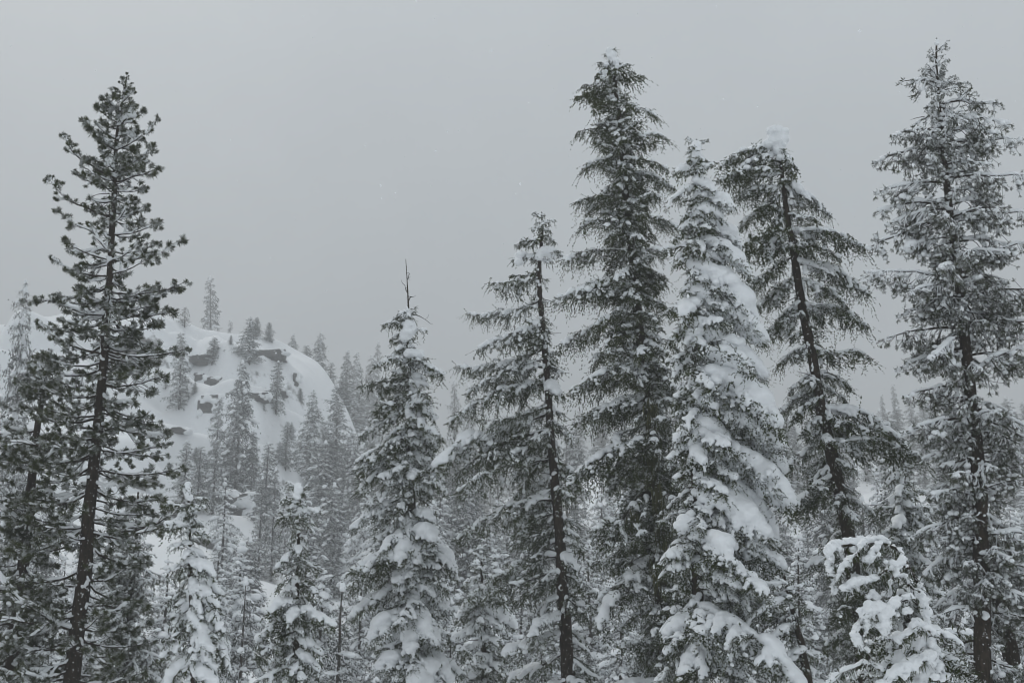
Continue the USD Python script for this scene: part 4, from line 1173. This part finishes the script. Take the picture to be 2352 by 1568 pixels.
for zone, y0, y1, n, hr, keys, gap in zones:
    made, tries = 0, 0
    while made < n and tries < 6000:
        tries += 1
        y = math.sqrt(rng.uniform(y0 ** 2, y1 ** 2))
        x = rng.uniform(-0.385, 0.385) * y
        near, x, y = y, x * FAR, y * FAR
        u, v = U(np.array([x, y, float(H(x, y)) + 4]))
        if u < -60 or u > 2420:
            continue
        if near > 112 and u < 760 and v < 1360:                # open snow of the dome
            continue
        if 78 < near < 125 and 330 < u < 800 and rng.random() < 0.9:
            continue
        if near < 78 and 575 < u < 635:
            continue
        if any((x - a) ** 2 + (y - b) ** 2 < (gap * 0.85 + r * 0.5) ** 2 for a, b, r in PLACED):
            continue
        h = rng.uniform(*hr) * FAR
        tip = U(np.array([x, y, float(H(x, y)) + h]))
        if near < 125 and tip[1] < 1050:
            h *= 0.7
        key = str(rng.choice(keys)) if rng.random() > 0.1 else 'snag'
        PLACED.append((x, y, h * PROTO[key]['radius'] / PROTO[key]['height']))
        FILL.append((key, x, y, h, f'{zone} {LOOK[key]} conifer {place(u)}', u))
        made += 1
names = {}
for t in FILL:
    names.setdefault(t[4], []).append(t)
for label, ts in names.items():
    ts.sort(key=lambda t: t[5])
    order = {1: ['']}.get(len(ts)) or {2: ['left of two: ', 'right of two: '], 3: ['left of three: ', 'middle of three: ', 'right of three: ']}.get(len(ts)) or [''] * len(ts)
    for t, o in zip(ts, order):
        stand(t[0], t[1], t[2], t[3], o + label, group=(label + ' group') if len(ts) > 1 else None, name='conifer', wide=rng.uniform(0.85, 1.2))

# ------------------------------------------------------------------ rock faces breaking through the snow of the dome
def rock(u, v, w, hgt, label, seed):
    p = hit(u, v)
    if p is None:
        return
    s = np.linalg.norm(p - EYE) / FPX
    sx_, sz_ = w * 0.5 * s, hgt * 0.5 * s
    import trimesh
    m = trimesh.creation.icosphere(4, 1.0)
    vv = np.array(m.vertices)
    q = np.sign(vv) * np.abs(vv) ** 0.5
    q = q * (1 + (meshkit.fbm(vv * 1.5 + seed, 5, seed)[:, None] - 0.5) * 1.5)
    q = np.round(q * 3.5) / 3.5 * 0.5 + q * 0.5
    q = q * [sx_, max(sx_ * 0.5, 1.2), sz_]
    # the snow slab lying over it, hanging out past the face
    r2 = np.random.default_rng(seed)
    n = max(int(w / 2.5), 8)
    C = np.stack([np.linspace(-1.2, 1.2, n) * sx_, r2.uniform(-0.75, 0.2, n) * max(sx_ * 0.5, 1.2), sz_ * (0.75 + r2.uniform(-0.45, 0.35, n))], -1)
    C = np.vstack([C, np.stack([r2.choice([-1, 1], 6) * r2.uniform(0.7, 1.2, 6) * sx_, r2.uniform(-0.8, 0, 6) * max(sx_ * 0.5, 1.2), r2.uniform(-1.0, 0.3, 6) * sz_], -1)])
    C = np.vstack([C, C + [0, 1.1, 0.3], C + [0, 2.2, 0.4]])
    R = np.full(len(C), 0.30 * max(sz_, 1.0)) * r2.uniform(0.6, 1.4, len(C))
    o = p + np.array([0, 0.5, -0.1 * sz_])
    path = thing('rock_outcrop', label, 'rock', o)
    obj(path, 'rock_face', (q, np.array(m.faces)), 'rock', smooth=35)
    obj(path, 'snow_cap', snow_mesh(C, R, 0.16, k=0.6, squash=1.0, rough=0.5, seed=seed), 'snow', smooth=True)


for i, (u, v, w, hh, label) in enumerate([
    (618, 815, 70, 24, 'largest dark rock face below the dome skyline'),
    (470, 828, 60, 24, 'flat rock slab under a snow lip, left of the small lone spruce'),
    (462, 868, 30, 26, 'small dark rock notch below the flat slab'),
    (497, 878, 46, 28, 'dark rock step left of the big dark spruce top'),
    (478, 930, 40, 42, 'broken rock wall left of the big dark spruce'),
    (588, 912, 50, 18, 'thin rock ledge right of the big dark spruce'),
    (650, 905, 24, 18, 'small rock beside the slim spruce on the right flank'),
    (678, 872, 14, 26, 'narrow upright rock crack high on the right flank'),
    (408, 990, 40, 12, 'low dark rock slot on the snow slope right of the tall pine'),
    (318, 1108, 60, 34, 'grey rock face glimpsed through the tall pine boughs'),
    (398, 1182, 52, 40, 'squared dark rock on the snow slope by the small fir'),
    (468, 1252, 54, 36, 'rounded boulder under snow at the foot of the dome'),
    (520, 1165, 90, 60, 'shaded rock wall behind the trunks under the big dark spruce'),
    (775, 1320, 36, 50, 'dark boulder in the hollow below the dome'),
]):
    rock(u, v, w, hh, label, 300 + i)

# ------------------------------------------------------------------ flakes in the air
r3 = np.random.default_rng(9)
n = 1500
y = 3.0 + 32.0 * r3.uniform(0, 1, n) ** 0.6
c = np.stack([r3.uniform(-0.5, 0.5, n) * y, y, EYE[2] + y * (math.tan(PITCH) + r3.uniform(-0.36, 0.36, n))], -1)
c = c[c[:, 2] > 0.1]
o8 = np.array([[1, 0, 0], [-1, 0, 0], [0, 1, 0], [0, -1, 0], [0, 0, 1.6], [0, 0, -1.6]])
f8 = np.array([[0, 2, 4], [2, 1, 4], [1, 3, 4], [3, 0, 4], [2, 0, 5], [1, 2, 5], [3, 1, 5], [0, 3, 5]])
v = (c[:, None] + o8[None] * r3.uniform(0.0025, 0.0065, (len(c), 1, 1))).reshape(-1, 3)
f = (np.arange(len(c))[:, None, None] * 6 + f8[None]).reshape(-1, 3)
fl = obj('/World', 'falling_snow', (v, f), 'snow')
tag(stage.GetPrimAtPath(fl), 'sparse snowflakes drifting through the air', 'snow', kind='stuff')
